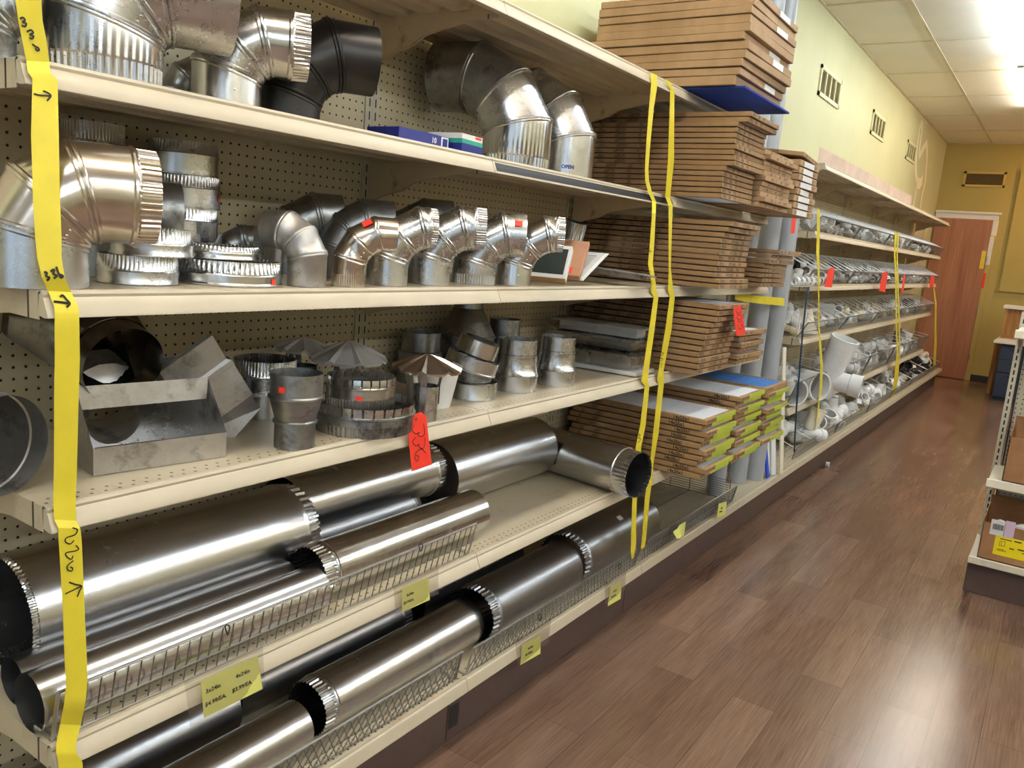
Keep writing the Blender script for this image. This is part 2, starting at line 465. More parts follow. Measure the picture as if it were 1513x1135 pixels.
# upright posts: two columns of slots
t = NT('slotted upright'); co = t.coord()
sx = t.n('ShaderNodeSeparateXYZ'); t.l(co, sx.inputs[0])
ay = t.math('SUBTRACT', t.math('ABSOLUTE', sx.outputs[1]), .0125)
m1 = t.ramp(t.math('ABSOLUTE', ay), .003, .0022)
fz = t.math('ABSOLUTE', t.math('SUBTRACT', t.math('FRACT', t.math('DIVIDE', sx.outputs[2], .0381)), .5))
m2 = t.ramp(fz, .33, .30)
sl = t.math('MULTIPLY', m1, m2)
t.col(t.mix(sl, lin(190, 182, 160), (.006, .005, .005))); t.rough(.45); t.bump(t.math('MULTIPLY', sl, -1), .5, .002)
M['slots'] = t.m
# shelf tops: two rows of small holes behind the front rail
def holes_mat(name, c, front, rows, pitch=.0254, wear=None):
    t = NT(name); co = t.coord()
    sx = t.n('ShaderNodeSeparateXYZ'); t.l(co, sx.inputs[0])
    tot = None
    for i, off in enumerate(rows):
        u = t.math('SUBTRACT', t.math('FRACT', t.math('ADD', t.math('DIVIDE', sx.outputs[1], pitch), .5*i)), .5)
        v = t.math('DIVIDE', t.math('SUBTRACT', sx.outputs[0], front-off), pitch)
        d = t.math('SQRT', t.math('ADD', t.math('MULTIPLY', u, u), t.math('MULTIPLY', v, v)))
        h = t.ramp(d, .15, .10)
        tot = h if tot is None else t.math('MAXIMUM', tot, h)
    k = t.ramp(t.noise(co, 5, 5, .6), .4, .72)
    base = t.mix(k, c, tuple(x*.86 for x in c))
    if wear: base = t.mix(t.ramp(t.noise(co, 7, 6, .7), .56, .72), base, wear)
    t.col(t.mix(tot, base, (.02, .012, .008))); t.rough(.33)
    return t.m
CA = lin(196, 182, 154)
M['deck'] = holes_mat('perforated shelf top', CA, 0, (.025, .045), wear=lin(168, 128, 92))
def shelf(k, z, front, label, rail='almond', y0=None, y1=None, ribs=True, brackets=True, depth_back=BK+.02, group=None):
    y0 = yk(k)+.001 if y0 is None else y0; y1 = yk(k+1)-.001 if y1 is None else y1
    root = empty('gondola_shelf', (front, (y0+y1)/2, z), 0, label, 'shelf', group)
    a, b = y0-(y0+y1)/2, y1-(y0+y1)/2; xb = depth_back-front
    d = MB(); box(d, (xb, a, -.004), (-.006, b, -.0006))
    box(d, (xb, a, -.045), (-.012, a+.0015, -.004)); box(d, (xb, b-.0015, -.045), (-.012, b, -.004))
    box(d, (xb, a, -.03), (xb+.002, b, -.004)); 
    if ribs:
        for x in (.3, .55, .8):
            X = xb*x; prism(d, [(X-.04, -.004), (X-.03, -.02), (X+.03, -.02), (X+.04, -.004)], 'y', a+.01, b-.01)
    d.build('deck', M['deck'], root)
    r = MB()
    prism(r, [(-.014, -.004), (-.012, .0), (-.005, .002), (.0, .0), (.002, -.004), (.0005, -.009), (.003, -.011), (.0085, -.024), (.015, -.036), (.015, -.040), (.004, -.041), (-.012, -.038)][::-1], 'y', a, b)
    r.build('front_rail', M[rail], root, .5)
    if brackets:
        for y in (a+.004, b-.007):
            q = MB(); hb = .115
            pl = [(xb-.0, -.006), (-.02, -.006), (-.02, -.03), (-.08, -.042), (xb*.45, -.06), (xb*.62, -.075), (xb*.72, -.10), (xb*.86, -hb), (xb, -hb-.02)]
            prism(q, pl[::-1], 'y', y, y+.003); q.build('bracket', M['almond_worn'], root)
    return root
def bay(k, label, base=True, ztop=2.19, front=A, deckrail=True):
    y0, y1 = yk(k), yk(k+1)
    root = empty('gondola_bay', (front, (y0+y1)/2, 0), 0, label, 'shelving bay', 'shelving bays along the left wall')
    a, b = y0-(y0+y1)/2, y1-(y0+y1)/2; xb = BK-front
    p = MB(); box(p, (xb-.012, a+.001, .05), (xb, b-.001, ztop)); p.build('back_panel', M['peg'], root)
    u = MB(); box(u, (-.02, -.029, .0), (.006, -.0004, ztop)); u.build('upright', M['slots'], root, loc=(xb, b, 0))
    u = MB(); box(u, (-.02, .0004, .0), (.006, .029, ztop)); u.build('upright', M['slots'], root, loc=(xb, a, 0))
    if base:
        d = MB(); box(d, (xb, a, Z0-.02), (-.008, b, Z0-.0006)); d.build('base_deck', M['deck'], root)
        r = MB(); prism(r, [(-.014, -.004), (-.012, 0), (-.004, .002), (.0, 0), (.002, -.004), (.002, -.014), (.008, -.03), (.008, -.036), (-.014, -.036)][::-1], 'y', a+.0015, b-.0015)
        r.build('base_rail', M['almond'], root, .5, loc=(0, 0, Z0))
        kp = MB(); box(kp, (-.075, a+.002, .0), (-.062, b-.002, Z0-.02), c=.002); kp.build('kick_plate', M['kick'], root)
    return root
bn = ['pegboard bay at the near end of the left shelving, behind the biggest elbows', 'pegboard bay behind the small elbows and reducers, second from the near end',
      'bay whose shelves hold the stacks of brown air filters', 'bay where tall grey pipes stand, between filters and baskets',
      'first bay of wire baskets after the grey pipes', 'second bay of wire baskets along the wall', 'middle bay of wire baskets along the wall',
      'fourth bay of wire baskets along the wall', 'fifth bay of wire baskets along the wall', 'last bay of the basket shelving, near the brown door']
for k in range(10): bay(k, bn[k], ztop=2.19)
root = empty('gondola_bay', (BK, yk(-.5), 0), 0, 'pegboard at the very left edge, beyond the ends of the shelves', 'shelving bay', 'shelving bays along the left wall')
q = MB(); box(q, (-.012, -L/2, .05), (0, L/2-.001, 2.19)); q.build('back_panel', M['peg'], root)
q = MB(); box(q, (-.02, -.029, 0), (.006, -.0004, 2.19)); q.build('upright', M['slots'], root, loc=(0, L/2, 0))
# shelves
nm = [('top', Z5, A4), ('highest stocked', Z4, A4), ('second stocked', Z3, A), ('third stocked', Z2, A), ('lowest', Z1, A)]
what = {(0, 0): 'top canopy shelf over the near bay, above the elbows', (0, 1): 'shelf carrying the largest elbows and the black elbow', (0, 2): 'shelf carrying the big left elbow and the row of small elbows',
        (0, 3): 'shelf carrying the metal register boot and rain caps', (0, 4): 'shelf carrying the long pipes behind the wire fence, with the price label',
        (1, 0): 'top canopy shelf of the second bay, seen from below', (1, 1): 'shelf with a black strip along its front, under two large elbows', (1, 2): 'shelf under the white registers, right of the elbows',
        (1, 3): 'shelf carrying the reducers and wrapped grilles', (1, 4): 'half empty low shelf with one pipe pointing outward',
        (2, 0): 'top shelf under the tall stack of plain brown cartons', (2, 1): 'shelf under the highest stack of filter cartons', (2, 2): 'shelf under the middle stack of dark brown filters',
        (2, 3): 'shelf under the filters with the red 335 tag', (2, 4): 'low shelf under the green ended filters'}
for k in range(3):
    for i, (n, z, fr) in enumerate(nm):
        s = shelf(k, z, fr, what[k, i], rail='almond', y1=3.70 if (k, i) == (2, 0) else None)
        if (k, i) == (1, 1):
            q = MB(); prism(q, [(.003, -.0115), (.0095, -.024), (.0138, -.034), (.0142, -.034), (.0100, -.024), (.0036, -.0115)], 'y', -L/2+.01, L/2-.01)
            q.build('black_strip', M['black'], s)
# ------------------------------------------------------------------ sheet metal fittings
def viewdir(p):
    return math.atan2(p.y, p.x)
def arc_rings(p, d, u, v, r, t0, t1, h=0, n=40, amp=0):
    pass
def elbow(label, pos, r, az, Lb=1.1, Lg=.65, Le=1.4, mat='galv', crimp='end', joints=3, theta=30, group='duct elbows', mats=None, tilt=None, cat='duct elbow', seam=True):
    """standing elbow: collar, gores and end collar mitred together, raised beads at the joints"""
    root = empty('duct_elbow', pos, az, label, cat, group)
    if tilt is not None: root.rotation_euler = (tilt[0], tilt[1], az)
    th = math.radians(theta); n = 48
    lens = [Lb*r] + [Lg*r]*(joints-1) + [Le*r]
    P = Vector((0, 0, 0)); ang = 0
    nseg = len(lens); tn = math.tan(th/2)
    w, h = .0045, min(.0035, r*.035)
    names = ['base_collar'] + ['gore']*(joints-1) + ['end_collar']
    for s in range(nseg):
        d = Vector((math.sin(ang), 0, math.cos(ang))); u = Vector((math.cos(ang), 0, -math.sin(ang))); v = Vector((0, 1, 0))
        Q = P + d*lens[s]
        a0 = tn if s > 0 else 0; a1 = -tn if s < nseg-1 else 0
        prof = []           # (along, radius, tilt, wave)
        if s > 0: prof += [(0, r+h*.2, a0), (w*.5, r+h, a0), (w*1.3, r+h, a0), (w*1.9, r, a0)]
        Ln = lens[s]
        cr = (s == 0 and crimp in ('base', 'both')) or (s == nseg-1 and crimp in ('end', 'both'))
        cl = min(.034, .45*Ln)
        if cr and s == 0:
            wv = .034*r
            prof += [(0, r*.975, 0, wv), (cl*.9, r*.985, 0, wv), (cl, r, 0, 0)]
        elif s == 0: prof += [(0, r, 0)]
        if cr and s == nseg-1:
            wv = .034*r
            prof += [(Ln-cl-.010, r, 0), (Ln-cl-.007, r+h*.8, 0), (Ln-cl-.003, r+h*.8, 0), (Ln-cl, r*.995, 0, 0), (Ln-cl*.9, r*.985, 0, wv), (Ln, r*.97, 0, wv)]
        elif s == nseg-1: prof += [(Ln, r, 0)]
        if s < nseg-1: prof += [(Ln-w*1.9, r, a1), (Ln-w*1.3, r+h, a1), (Ln-w*.5, r+h, a1), (Ln, r+h*.2, a1)]
        mb = MB(); nn = 192 if cr else n; rings = []
        for pr in prof:
            wv = pr[3] if len(pr) > 3 else 0
            ring = []
            for j in range(nn):
                f = 2*PI*j/nn; rr = pr[1] - (wv if (j % 4) in (2, 3) else 0)
                ring.append(P + d*(pr[0] + rr*math.cos(f)*pr[2]) + u*(rr*math.cos(f)) + v*(rr*math.sin(f)))
            rings.append(ring)
        loft(mb, rings)
        # lengthwise lap seam and rivets on the camera side
        if seam and not cr:
            f0 = -1.35 + .25*s
            for along in (.35, .65) if s in (1, nseg-2) else (.5,):
                c = P + d*(Ln*along + r*math.cos(f0)*(a0*(1-along)+a1*along)) + u*(r*math.cos(f0)) + v*(r*math.sin(f0))
                nrm = (u*math.cos(f0) + v*math.sin(f0)); e1 = d; e2 = nrm.cross(d)
                q = [c + (e1*math.cos(2*PI*k/8)+e2*math.sin(2*PI*k/8))*.003 - nrm*.0005 for k in range(8)] + [c + nrm*.0022]
                mb.add(q, [(k, (k+1) % 8, 8) for k in range(8)])
        mname = (mats[s] if mats else mat)
        mb.build(('crimped_collar' if cr else names[s]), M[mname], root, .55)
        P = Q; ang += th
    return root
def pl_elbow(label, xl, xr, yb, z, rel=0, X=None, **k):
    if X is None: c, r = stand(xl, xr, yb, z)
    else:
        p = at((xl+xr)/2, yb, X=X); c = Vector((p.x, p.y, z)); r = (xr-xl)/2*depth(c)/F
    return elbow(label, (c.x, c.y, z+.0005), r, viewdir(c)-PI/2+math.radians(rel), **k)
G4, G3, G2 = 'elbows on the highest stocked shelf', 'elbows on the second stocked shelf', 'fittings on the third stocked shelf'
# highest stocked shelf
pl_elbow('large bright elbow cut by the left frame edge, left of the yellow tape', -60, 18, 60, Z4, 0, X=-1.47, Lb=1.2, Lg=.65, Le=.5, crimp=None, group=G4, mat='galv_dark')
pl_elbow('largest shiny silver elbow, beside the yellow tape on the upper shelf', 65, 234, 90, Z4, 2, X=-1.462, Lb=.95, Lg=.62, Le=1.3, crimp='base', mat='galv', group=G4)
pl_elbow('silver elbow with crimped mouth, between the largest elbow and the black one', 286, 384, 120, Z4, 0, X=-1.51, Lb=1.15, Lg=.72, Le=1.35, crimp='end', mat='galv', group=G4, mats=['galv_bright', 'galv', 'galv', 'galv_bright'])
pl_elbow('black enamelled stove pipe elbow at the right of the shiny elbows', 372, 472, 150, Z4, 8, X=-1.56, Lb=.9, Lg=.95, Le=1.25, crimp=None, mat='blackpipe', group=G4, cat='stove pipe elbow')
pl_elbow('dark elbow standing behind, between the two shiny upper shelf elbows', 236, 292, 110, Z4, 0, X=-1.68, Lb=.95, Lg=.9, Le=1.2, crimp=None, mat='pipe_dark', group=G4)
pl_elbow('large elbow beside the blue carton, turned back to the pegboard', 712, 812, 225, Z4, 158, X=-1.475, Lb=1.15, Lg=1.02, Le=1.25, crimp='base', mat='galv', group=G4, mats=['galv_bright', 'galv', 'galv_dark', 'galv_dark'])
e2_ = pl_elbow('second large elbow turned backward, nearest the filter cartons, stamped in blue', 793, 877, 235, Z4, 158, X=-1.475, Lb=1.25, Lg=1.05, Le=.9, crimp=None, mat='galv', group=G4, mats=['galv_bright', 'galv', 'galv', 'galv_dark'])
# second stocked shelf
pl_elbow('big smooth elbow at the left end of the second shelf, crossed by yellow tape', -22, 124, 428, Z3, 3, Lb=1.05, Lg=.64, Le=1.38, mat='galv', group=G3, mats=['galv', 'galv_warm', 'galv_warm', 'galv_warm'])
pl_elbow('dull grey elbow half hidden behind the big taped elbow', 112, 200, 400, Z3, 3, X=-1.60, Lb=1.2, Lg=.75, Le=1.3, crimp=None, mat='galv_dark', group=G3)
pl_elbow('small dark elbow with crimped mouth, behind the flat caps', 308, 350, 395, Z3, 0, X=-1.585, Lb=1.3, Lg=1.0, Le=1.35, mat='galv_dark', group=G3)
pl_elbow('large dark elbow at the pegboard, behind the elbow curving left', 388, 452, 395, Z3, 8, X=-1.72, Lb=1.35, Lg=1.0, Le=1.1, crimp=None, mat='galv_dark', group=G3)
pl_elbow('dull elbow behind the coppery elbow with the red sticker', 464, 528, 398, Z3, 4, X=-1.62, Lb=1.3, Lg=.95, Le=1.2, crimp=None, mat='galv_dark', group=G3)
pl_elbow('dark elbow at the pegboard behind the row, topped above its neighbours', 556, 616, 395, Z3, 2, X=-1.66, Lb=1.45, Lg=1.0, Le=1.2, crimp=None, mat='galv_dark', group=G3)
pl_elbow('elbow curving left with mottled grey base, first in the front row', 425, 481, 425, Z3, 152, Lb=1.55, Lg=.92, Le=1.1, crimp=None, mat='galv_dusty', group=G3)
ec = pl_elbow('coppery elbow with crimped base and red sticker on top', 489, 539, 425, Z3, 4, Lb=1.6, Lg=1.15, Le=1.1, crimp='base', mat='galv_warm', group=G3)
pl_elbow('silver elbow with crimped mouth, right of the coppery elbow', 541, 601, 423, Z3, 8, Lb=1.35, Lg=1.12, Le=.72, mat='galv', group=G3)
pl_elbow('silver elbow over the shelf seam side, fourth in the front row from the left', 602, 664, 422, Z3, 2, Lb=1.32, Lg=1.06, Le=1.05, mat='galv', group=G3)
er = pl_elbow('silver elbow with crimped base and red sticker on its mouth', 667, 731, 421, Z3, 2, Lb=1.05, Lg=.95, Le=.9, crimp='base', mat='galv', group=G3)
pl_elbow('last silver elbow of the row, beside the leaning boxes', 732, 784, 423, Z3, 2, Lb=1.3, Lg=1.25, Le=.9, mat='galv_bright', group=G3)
# round collars, caps, pipes turned about an upright axis
def turned(name, label, pos, prof, mat, cat, group=None, parts=None, n=72, rot=None):
    """prof parts: list of (part name, profile) sharing the axis"""
    root = empty(name, pos, 0, label, cat, group)
    if rot: root.rotation_euler = rot
    for pn, pf, *mm in parts or [('body', prof)]:
        w = any(len(q) > 2 and q[2] for q in pf)
        mb = MB(); lathe(mb, pf, 240 if w else n); mb.build(pn, M[mm[0] if mm else mat], root, .5)
    return root
def crimped(r, z0, z1, h=.004, wave=None):
    w = wave or .022*r
    return [(r+h, z0), (r+h, z0+.004), (r, z0+.006), (r*.995, z0+.008, 0), (r*.985, z0+.012, w), (r*.965, z1, w)]
def pos_of(xl, xr, yb, z, X=None):
    if X is None: c, r = stand(xl, xr, yb, z); c = Vector((c.x, c.y, z)); return c, r
    p = at((xl+xr)/2, yb, X=X); c = Vector((p.x, p.y, z)); return c, (xr-xl)/2*depth(c)/F
def wall_of(r, z0, z1): return [(r, z0), (r, z1)]
c, r = pos_of(88, 180, 190, Z3, -1.73)
turned('duct_pipe', 'upright crimped pipe rising behind the big taped elbow', c, None, 'galv', 'duct pipe', G3,
       [('pipe_wall', [(r, 0), (r, .255)]), ('crimped_end', [(r*1.02, .255), (r*1.02, .26), (r, .262), (r*.985, .266, .024*r), (r*.97, .302, .024*r)])])
c, r = pos_of(224, 320, 350, Z3, -1.70)
hh = .0725
for i in range(4):
    lab = ['lowest crimped collar of the column of four by the pegboard', 'second crimped collar up in the column by the pegboard',
           'third crimped collar up in the column, with a red speck', 'topmost crimped collar of the column, nearly touching the shelf above'][i]
    turned('duct_collar', lab, (c.x, c.y+(.004, -.003, .002, -.004)[i], Z3+i*hh+.0008), None, 'galv', 'duct collar', 'column of crimped collars',
           [('collar_wall', [(r*1.03, 0), (r*1.03, .002), (r, .003), (r, hh*.55)]), ('crimped_end', crimped(r, hh*.55, hh-.001, .002))])
    if i == 2: third_collar = (bpy.context.scene.collection.objects[-1].parent, c.copy(), r)
c, r = pos_of(148, 260, 422, Z3)
def cap(label, c, r, h, z, mat='galv', cat='duct cap', group='flat crimped caps'):
    return turned('duct_cover', label, (c.x, c.y, z), None, mat, cat, group,
        [('cap_wall', [(0, h), (r*.955, h), (r*.96, h-.001)][:0] + [(r*1.02, 0), (r*1.02, .003), (r, .006), (r, h*.36)]),
         ('crimped_end', crimped(r, h*.36, h, .0015)), ('cap_top', [(r*.95, h-.006), (r*.93, h-.008), (0, h-.008)])])
cap('lower of two stacked crimped caps beside the big taped elbow', c, r, .052, Z3+.0005)
v = Vector((RIGHT[0], RIGHT[1], 0)).normalized()
cap('upper of two stacked crimped caps beside the big taped elbow', c+v*.026, r, .05, Z3+.0535)
c, r = pos_of(262, 413, 424, Z3); cap_r = r
cw = cap('widest flat cap on the second shelf, with a red sticker', c, r, .048, Z3+.0005, 'galv_bright')
cap('crimped cap lying on the widest flat cap', c+v*(-.012)+Vector((-.02, .01, 0)), r*.74, .026, Z3+.0495, 'galv_bright')
c, r = pos_of(395, 418, 410, Z3, -1.62)
turned('vent_cone', 'small dull pipe with a pointed cap, between the flat cap and dark elbow', c, None, 'galv_dusty', 'vent cap', G3,
       [('pipe_wall', [(r*.9, 0), (r*.9, .085)]), ('cone', [(r*1.0, .083), (r*1.02, .088), (r*.1, .125), (0, .126)])], n=32)
# third stocked shelf
c, r = pos_of(235, 308, 575, Z2, -1.66)
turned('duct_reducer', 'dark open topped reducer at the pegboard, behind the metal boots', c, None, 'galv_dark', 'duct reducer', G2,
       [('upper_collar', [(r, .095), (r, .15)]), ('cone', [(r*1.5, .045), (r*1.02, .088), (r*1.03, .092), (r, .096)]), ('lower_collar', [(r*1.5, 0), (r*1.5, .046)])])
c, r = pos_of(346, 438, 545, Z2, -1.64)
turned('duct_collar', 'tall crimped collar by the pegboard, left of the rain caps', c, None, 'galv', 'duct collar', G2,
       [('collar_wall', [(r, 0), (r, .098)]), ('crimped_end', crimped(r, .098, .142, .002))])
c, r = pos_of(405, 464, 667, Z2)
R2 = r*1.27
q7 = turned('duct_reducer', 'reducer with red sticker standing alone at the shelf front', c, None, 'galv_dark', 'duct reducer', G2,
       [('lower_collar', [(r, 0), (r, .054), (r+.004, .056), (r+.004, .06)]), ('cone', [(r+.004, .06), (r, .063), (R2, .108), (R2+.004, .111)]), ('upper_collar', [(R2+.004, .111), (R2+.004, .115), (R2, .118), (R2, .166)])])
red_at = (c, R2)
def tabs(name, root, r, z0, h, n, gap, lean, mat):
    for i in range(n):
        mb = MB(); a0 = 2*PI*(i+gap)/n; a1 = 2*PI*(i+1-gap)/n; rows = []
        for rr, zz in ((r, z0), (r*1.002, z0+h*.6), (r+lean, z0+h)):
            rows.append([Vector((rr*math.cos(a0+(a1-a0)*k/4), rr*math.sin(a0+(a1-a0)*k/4), zz)) for k in range(5)])
        loft(mb, rows, False); mb.build(name, M[mat], root, .6)
c, r = pos_of(465, 609, 650, Z2)
tc = turned('starting_collar', 'wide starting collar with bent tabs, at the shelf front', c, None, 'galv_dark', 'starting collar', G2,
       [('crimped_end', [(r*.985, 0, .02*r), (r*.995, .022, .02*r), (r, .026)]), ('collar_wall', [(r, .026), (r, .041), (r+.004, .043), (r+.004, .048), (r, .05)])])
tabs('tab', tc, r, .05, .021, 30, .1, .002, 'galv')
v2 = Vector((c.x, c.y, 0)).normalized()
c2 = c - v*.012 + v2*.012; r2 = r*.70
tc = turned('starting_collar', 'shiny starting collar with tabs and red sticker, on the wide collar', (c2.x, c2.y, Z2+.0505), None, 'galv_bright', 'starting collar', G2,
       [('crimped_end', [(r2*.985, 0, .03*r2), (r2*.995, .028, .03*r2), (r2, .031)]), ('collar_wall', [(r2, .031), (r2, .053), (r2+.003, .055), (r2+.003, .058), (r2, .06)])])
tabs('tab', tc, r2, .06, .019, 24, .1, -.001, 'galv_bright')
sc2 = (c2, r2)
M['hood'] = metal('weathered sheet', (.52, .51, .49), .4, .12, met=.45)
def raincap(label, pos, r, hcap, rp, hp, mat, capmat, legs=True, sides=8, rot=0, cat='rain cap'):
    root = empty('rain_hood', pos, rot, label, cat, 'rain caps on the third stocked shelf')
    p = MB(); lathe(p, [(rp, 0), (rp, hp)], 40); p.build('pipe_wall', M[mat], root, .5)
    mb = MB(); n = sides*6; rim, mid = [], []
    zt, zr = hp+.045+hcap, hp+.045
    for j in range(n):
        a = 2*PI*j/n; k = (j % 6)
        e = .007 if k == 0 else 0
        rim.append(Vector((r*math.cos(a), r*math.sin(a), zr+e))); mid.append(Vector((r*.5*math.cos(a), r*.5*math.sin(a), zr+hcap*.52+e)))
    top = [Vector((r*.06*math.cos(2*PI*j/n), r*.06*math.sin(2*PI*j/n), zt)) for j in range(n)]
    low = [Vector((q.x*.985, q.y*.985, q.z-.006)) for q in rim]
    loft(mb, [low, rim, mid, top], cap1=True); mb.build('cap_cone', M[capmat], root, .25)
    if legs:
        for k in range(3):
            a = 2*PI*k/3+.5; q = MB(); x, y = (rp+.001)*math.cos(a), (rp+.001)*math.sin(a)
            t_ = Vector((-math.sin(a), math.cos(a), 0))*.008; o = Vector((math.cos(a), math.sin(a), 0))
            B0, T0, T1 = Vector((x, y, hp-.05)), Vector((x, y, hp)), Vector((x, y, zr+.012))+o*.012
            q.add([B0-t_, B0+t_, T0-t_, T0+t_, T1-t_, T1+t_], [(0, 1, 3, 2), (2, 3, 5, 4)])
            q.add([p_+o*.0012 for p_ in (B0-t_, B0+t_, T0-t_, T0+t_, T1-t_, T1+t_)], [(0, 2, 3, 1), (2, 4, 5, 3)])
            q.build('strap', M[mat], root)
    return root
p = at(515, 530, X=-1.56); rr = 57*depth(p)/F
# apex above the collars
raincap('widest grey rain cap, in the middle of the third stocked shelf', (p.x, p.y, Z2), rr, .050, rr*.52, p.z-Z2-.045, 'galv_dark', 'hood', rot=.3)
p = at(448, 515, X=-1.68); rr = 40*depth(p)/F
raincap('rain cap farthest back, half behind the widest one', (p.x, p.y, Z2), rr, .03, rr*.5, p.z-Z2-.045, 'galv_dark', 'hood', rot=.1)
c, r = pos_of(607, 645, 625, Z2); p = at(625, 545, X=c.x)
raincap('rain cap on a slim pipe, nearest the red 336 tag', (c.x, c.y, Z2), 51*depth(c)/F, .038, r, max(.06, p.z-Z2-.045), 'galv', 'galv_warm', rot=.55)
c, r = pos_of(602, 668, 594, Z2, -1.46)
root = turned('plastic_pail', 'white tapered plastic pail behind the slim rain cap', c, None, 'white', 'pail', G2,
       [('pail_wall', [(0, .002), (r*.9, .002), (r*.92, 0), (r*1.25, .11), (r*1.32, .112), (r*1.32, .118), (r*1.22, .118), (r*.9, .008), (0, .008)])], n=40)
c, r = pos_of(592, 650, 515, Z2, -1.72)
turned('duct_collar', 'plain open collar at the pegboard behind the pail', c, None, 'galv_dark', 'duct collar', G2,
       [('collar_wall', [(r*1.1, 0), (r*1.1, .1), (r, .104), (r, .165)])])
c, r = pos_of(660, 733, 593, Z2)
turned('duct_ring', 'bottom ring of the toppled stack beside the reducers', c, None, 'galv', 'duct ring', G2, [('ring_wall', [(r*1.01, 0), (r*1.01, .004), (r, .006), (r, .048), (r*.97, .05), (r*.9, .05)])])
turned('duct_ring', 'dull inner ring standing in the toppled stack', (c.x, c.y, Z2+.0505), None, 'galv_dark', 'duct ring', G2, [('ring_wall', [(r*.74, 0), (r*.74, .04)])])
aa = viewdir(c)-PI/2
turned('duct_ring', 'tilted wide ring sliding off the toppled stack', (c.x-.012, c.y-.004, Z2+.086), None, 'galv', 'duct ring', G2, [('ring_wall', [(r*1.08, 0), (r*1.08, .004), (r*1.06, .006), (r*1.06, .042)]), ('ring_top', [(r*1.06, .042), (r*.8, .044)])], rot=(0, .27, aa))
turned('duct_ring', 'small bright tilted ring topping the toppled stack', (c.x-.002, c.y+.004, Z2+.134), None, 'galv_bright', 'duct ring', G2, [('ring_wall', [(r*.84, 0), (r*.84, .046)]), ('ring_top', [(r*.84, .046), (r*.6, .047)])], rot=(0, .3, aa))
c, r = pos_of(648, 730, 500, Z2, -1.70)
turned('duct_reducer', 'big dark cone shaped reducer at the pegboard, above the toppled rings', c, None, 'galv_dark', 'duct reducer', G2,
       [('lower_collar', [(r, 0), (r, .14), (r+.004, .142), (r+.004, .148)]), ('cone', [(r+.004, .148), (r, .15), (r*.55, .235)]), ('upper_collar', [(r*.55, .235), (r*.57, .238), (r*.52, .24), (r*.52, .29)])])
def reducer(label, c, r, k, h1, h2, h3, mat):
    return turned('duct_reducer', label, c, None, mat, 'duct reducer', G2,
       [('lower_collar', [(r, 0), (r, h1), (r+.003, h1+.001), (r+.003, h1+.005)]), ('cone', [(r+.003, h1+.005), (r*.995, h1+.009), (r*.93, h1+.03), (r*k+.002, h2-.004), (r*k+.003, h2)]),
        ('upper_collar', [(r*k+.003, h2), (r*k+.003, h2+.004), (r*k, h2+.006), (r*k, h3)])])
c, r = pos_of(726, 792, 581, Z2)
reducer('nearer of two matching reducers right of the toppled rings', c, r, .87, .048, .115, .168, 'galv')
c, r = pos_of(790, 848, 572, Z2)
reducer('farther of two matching reducers, beside the wrapped grilles', c, r, .87, .048, .115, .168, 'galv')
c, r = pos_of(722, 768, 495, Z2, -1.66)
reducer('reducer standing behind the matching pair, near the pegboard', c, r*1.1, .9, .07, .13, .2, 'galv_dark')
# boots and folded fittings on the left of the third shelf
def shell(mb, rings, close=True): return loft(mb, rings, close)
def rectring(c, e1, e2, a, b, n=10):
    pts = []
    for i in range(n): pts.append(c + e1*(a*(-1+2*i/n)) - e2*b)
    for i in range(n): pts.append(c + e1*a + e2*(b*(-1+2*i/n)))
    for i in range(n): pts.append(c + e1*(a*(1-2*i/n)) + e2*b)
    for i in range(n): pts.append(c - e1*a + e2*(b*(1-2*i/n)))
    return pts
def circring(c, e1, e2, r, n=40):
    return [c + e1*(r*math.cos(2*PI*(i/n)-3*PI/4)) + e2*(r*math.sin(2*PI*(i/n)-3*PI/4)) for i in range(n)]
M['smear'] = metal('dark smeared sheet metal', (.24, .235, .23), .22, .3, stain=(.08, .08, .08))
# dark boot leaning: rectangular mouth up left, round mouth facing the aisle
p0 = at(184, 541, X=-1.47); rr = 60*depth(p0)/F
n0 = Vector((.93, -.06, -.27)).normalized(); e1 = Vector((.06, .93, 0)).normalized(); e1 = (e1 - n0*e1.dot(n0)).normalized(); e2 = n0.cross(e1)
root = empty('register_boot', p0, 0, 'dark smeared boot fitting, round mouth facing out, under the taped shelf edge', 'register boot', G2)
o = Vector((0, 0, 0)); q0 = Vector((-.17, -.015, .075))
mb = MB(); shell(mb, [circring(o, e1, e2, rr), circring(o - n0*.05, e1, e2, rr)]); mb.build('round_collar', M['smear'], root, .5)
mb = MB(); f1 = Vector((0, 1, 0)); f2 = Vector((.5, 0, .86))
shell(mb, [circring(o - n0*.05, e1, e2, rr*1.03), circring(o - n0*.055, e1, e2, rr*1.03), rectring(q0, e1, e2, .11, .04), rectring(q0-n0*.03, e1, e2, .11, .04)]); mb.build('taper', M['smear'], root, .4)
# round pipe mouth at the far left
p0 = at(6, 624, X=-1.40); rr = 76*depth(p0)/F
root = empty('duct_pipe', (p0.x, p0.y, Z2+rr+.003), 0, 'round duct lying with its open mouth facing out, left of the yellow tape', 'duct pipe', G2)
mb = MB(); Mx = Matrix.Rotation(PI/2, 4, 'Y') @ Matrix.Identity(4); Mx = Matrix.Rotation(.28, 4, 'Z') @ Mx
lathe(mb, [(rr, 0), (rr, -.03), (rr+.003, -.032), (rr+.003, -.04), (rr, -.042), (rr, -.26)], 64, M=Mx); mb.build('pipe_wall', M['galv_dusty'], root, .5)
mb = MB(); lathe(mb, [(rr*.995, -.255), (0, -.26)], 48, M=Mx); mb.build('end_closure', M['galv_dark'], root, .5)  # added plate closes the far end so the mouth looks dark
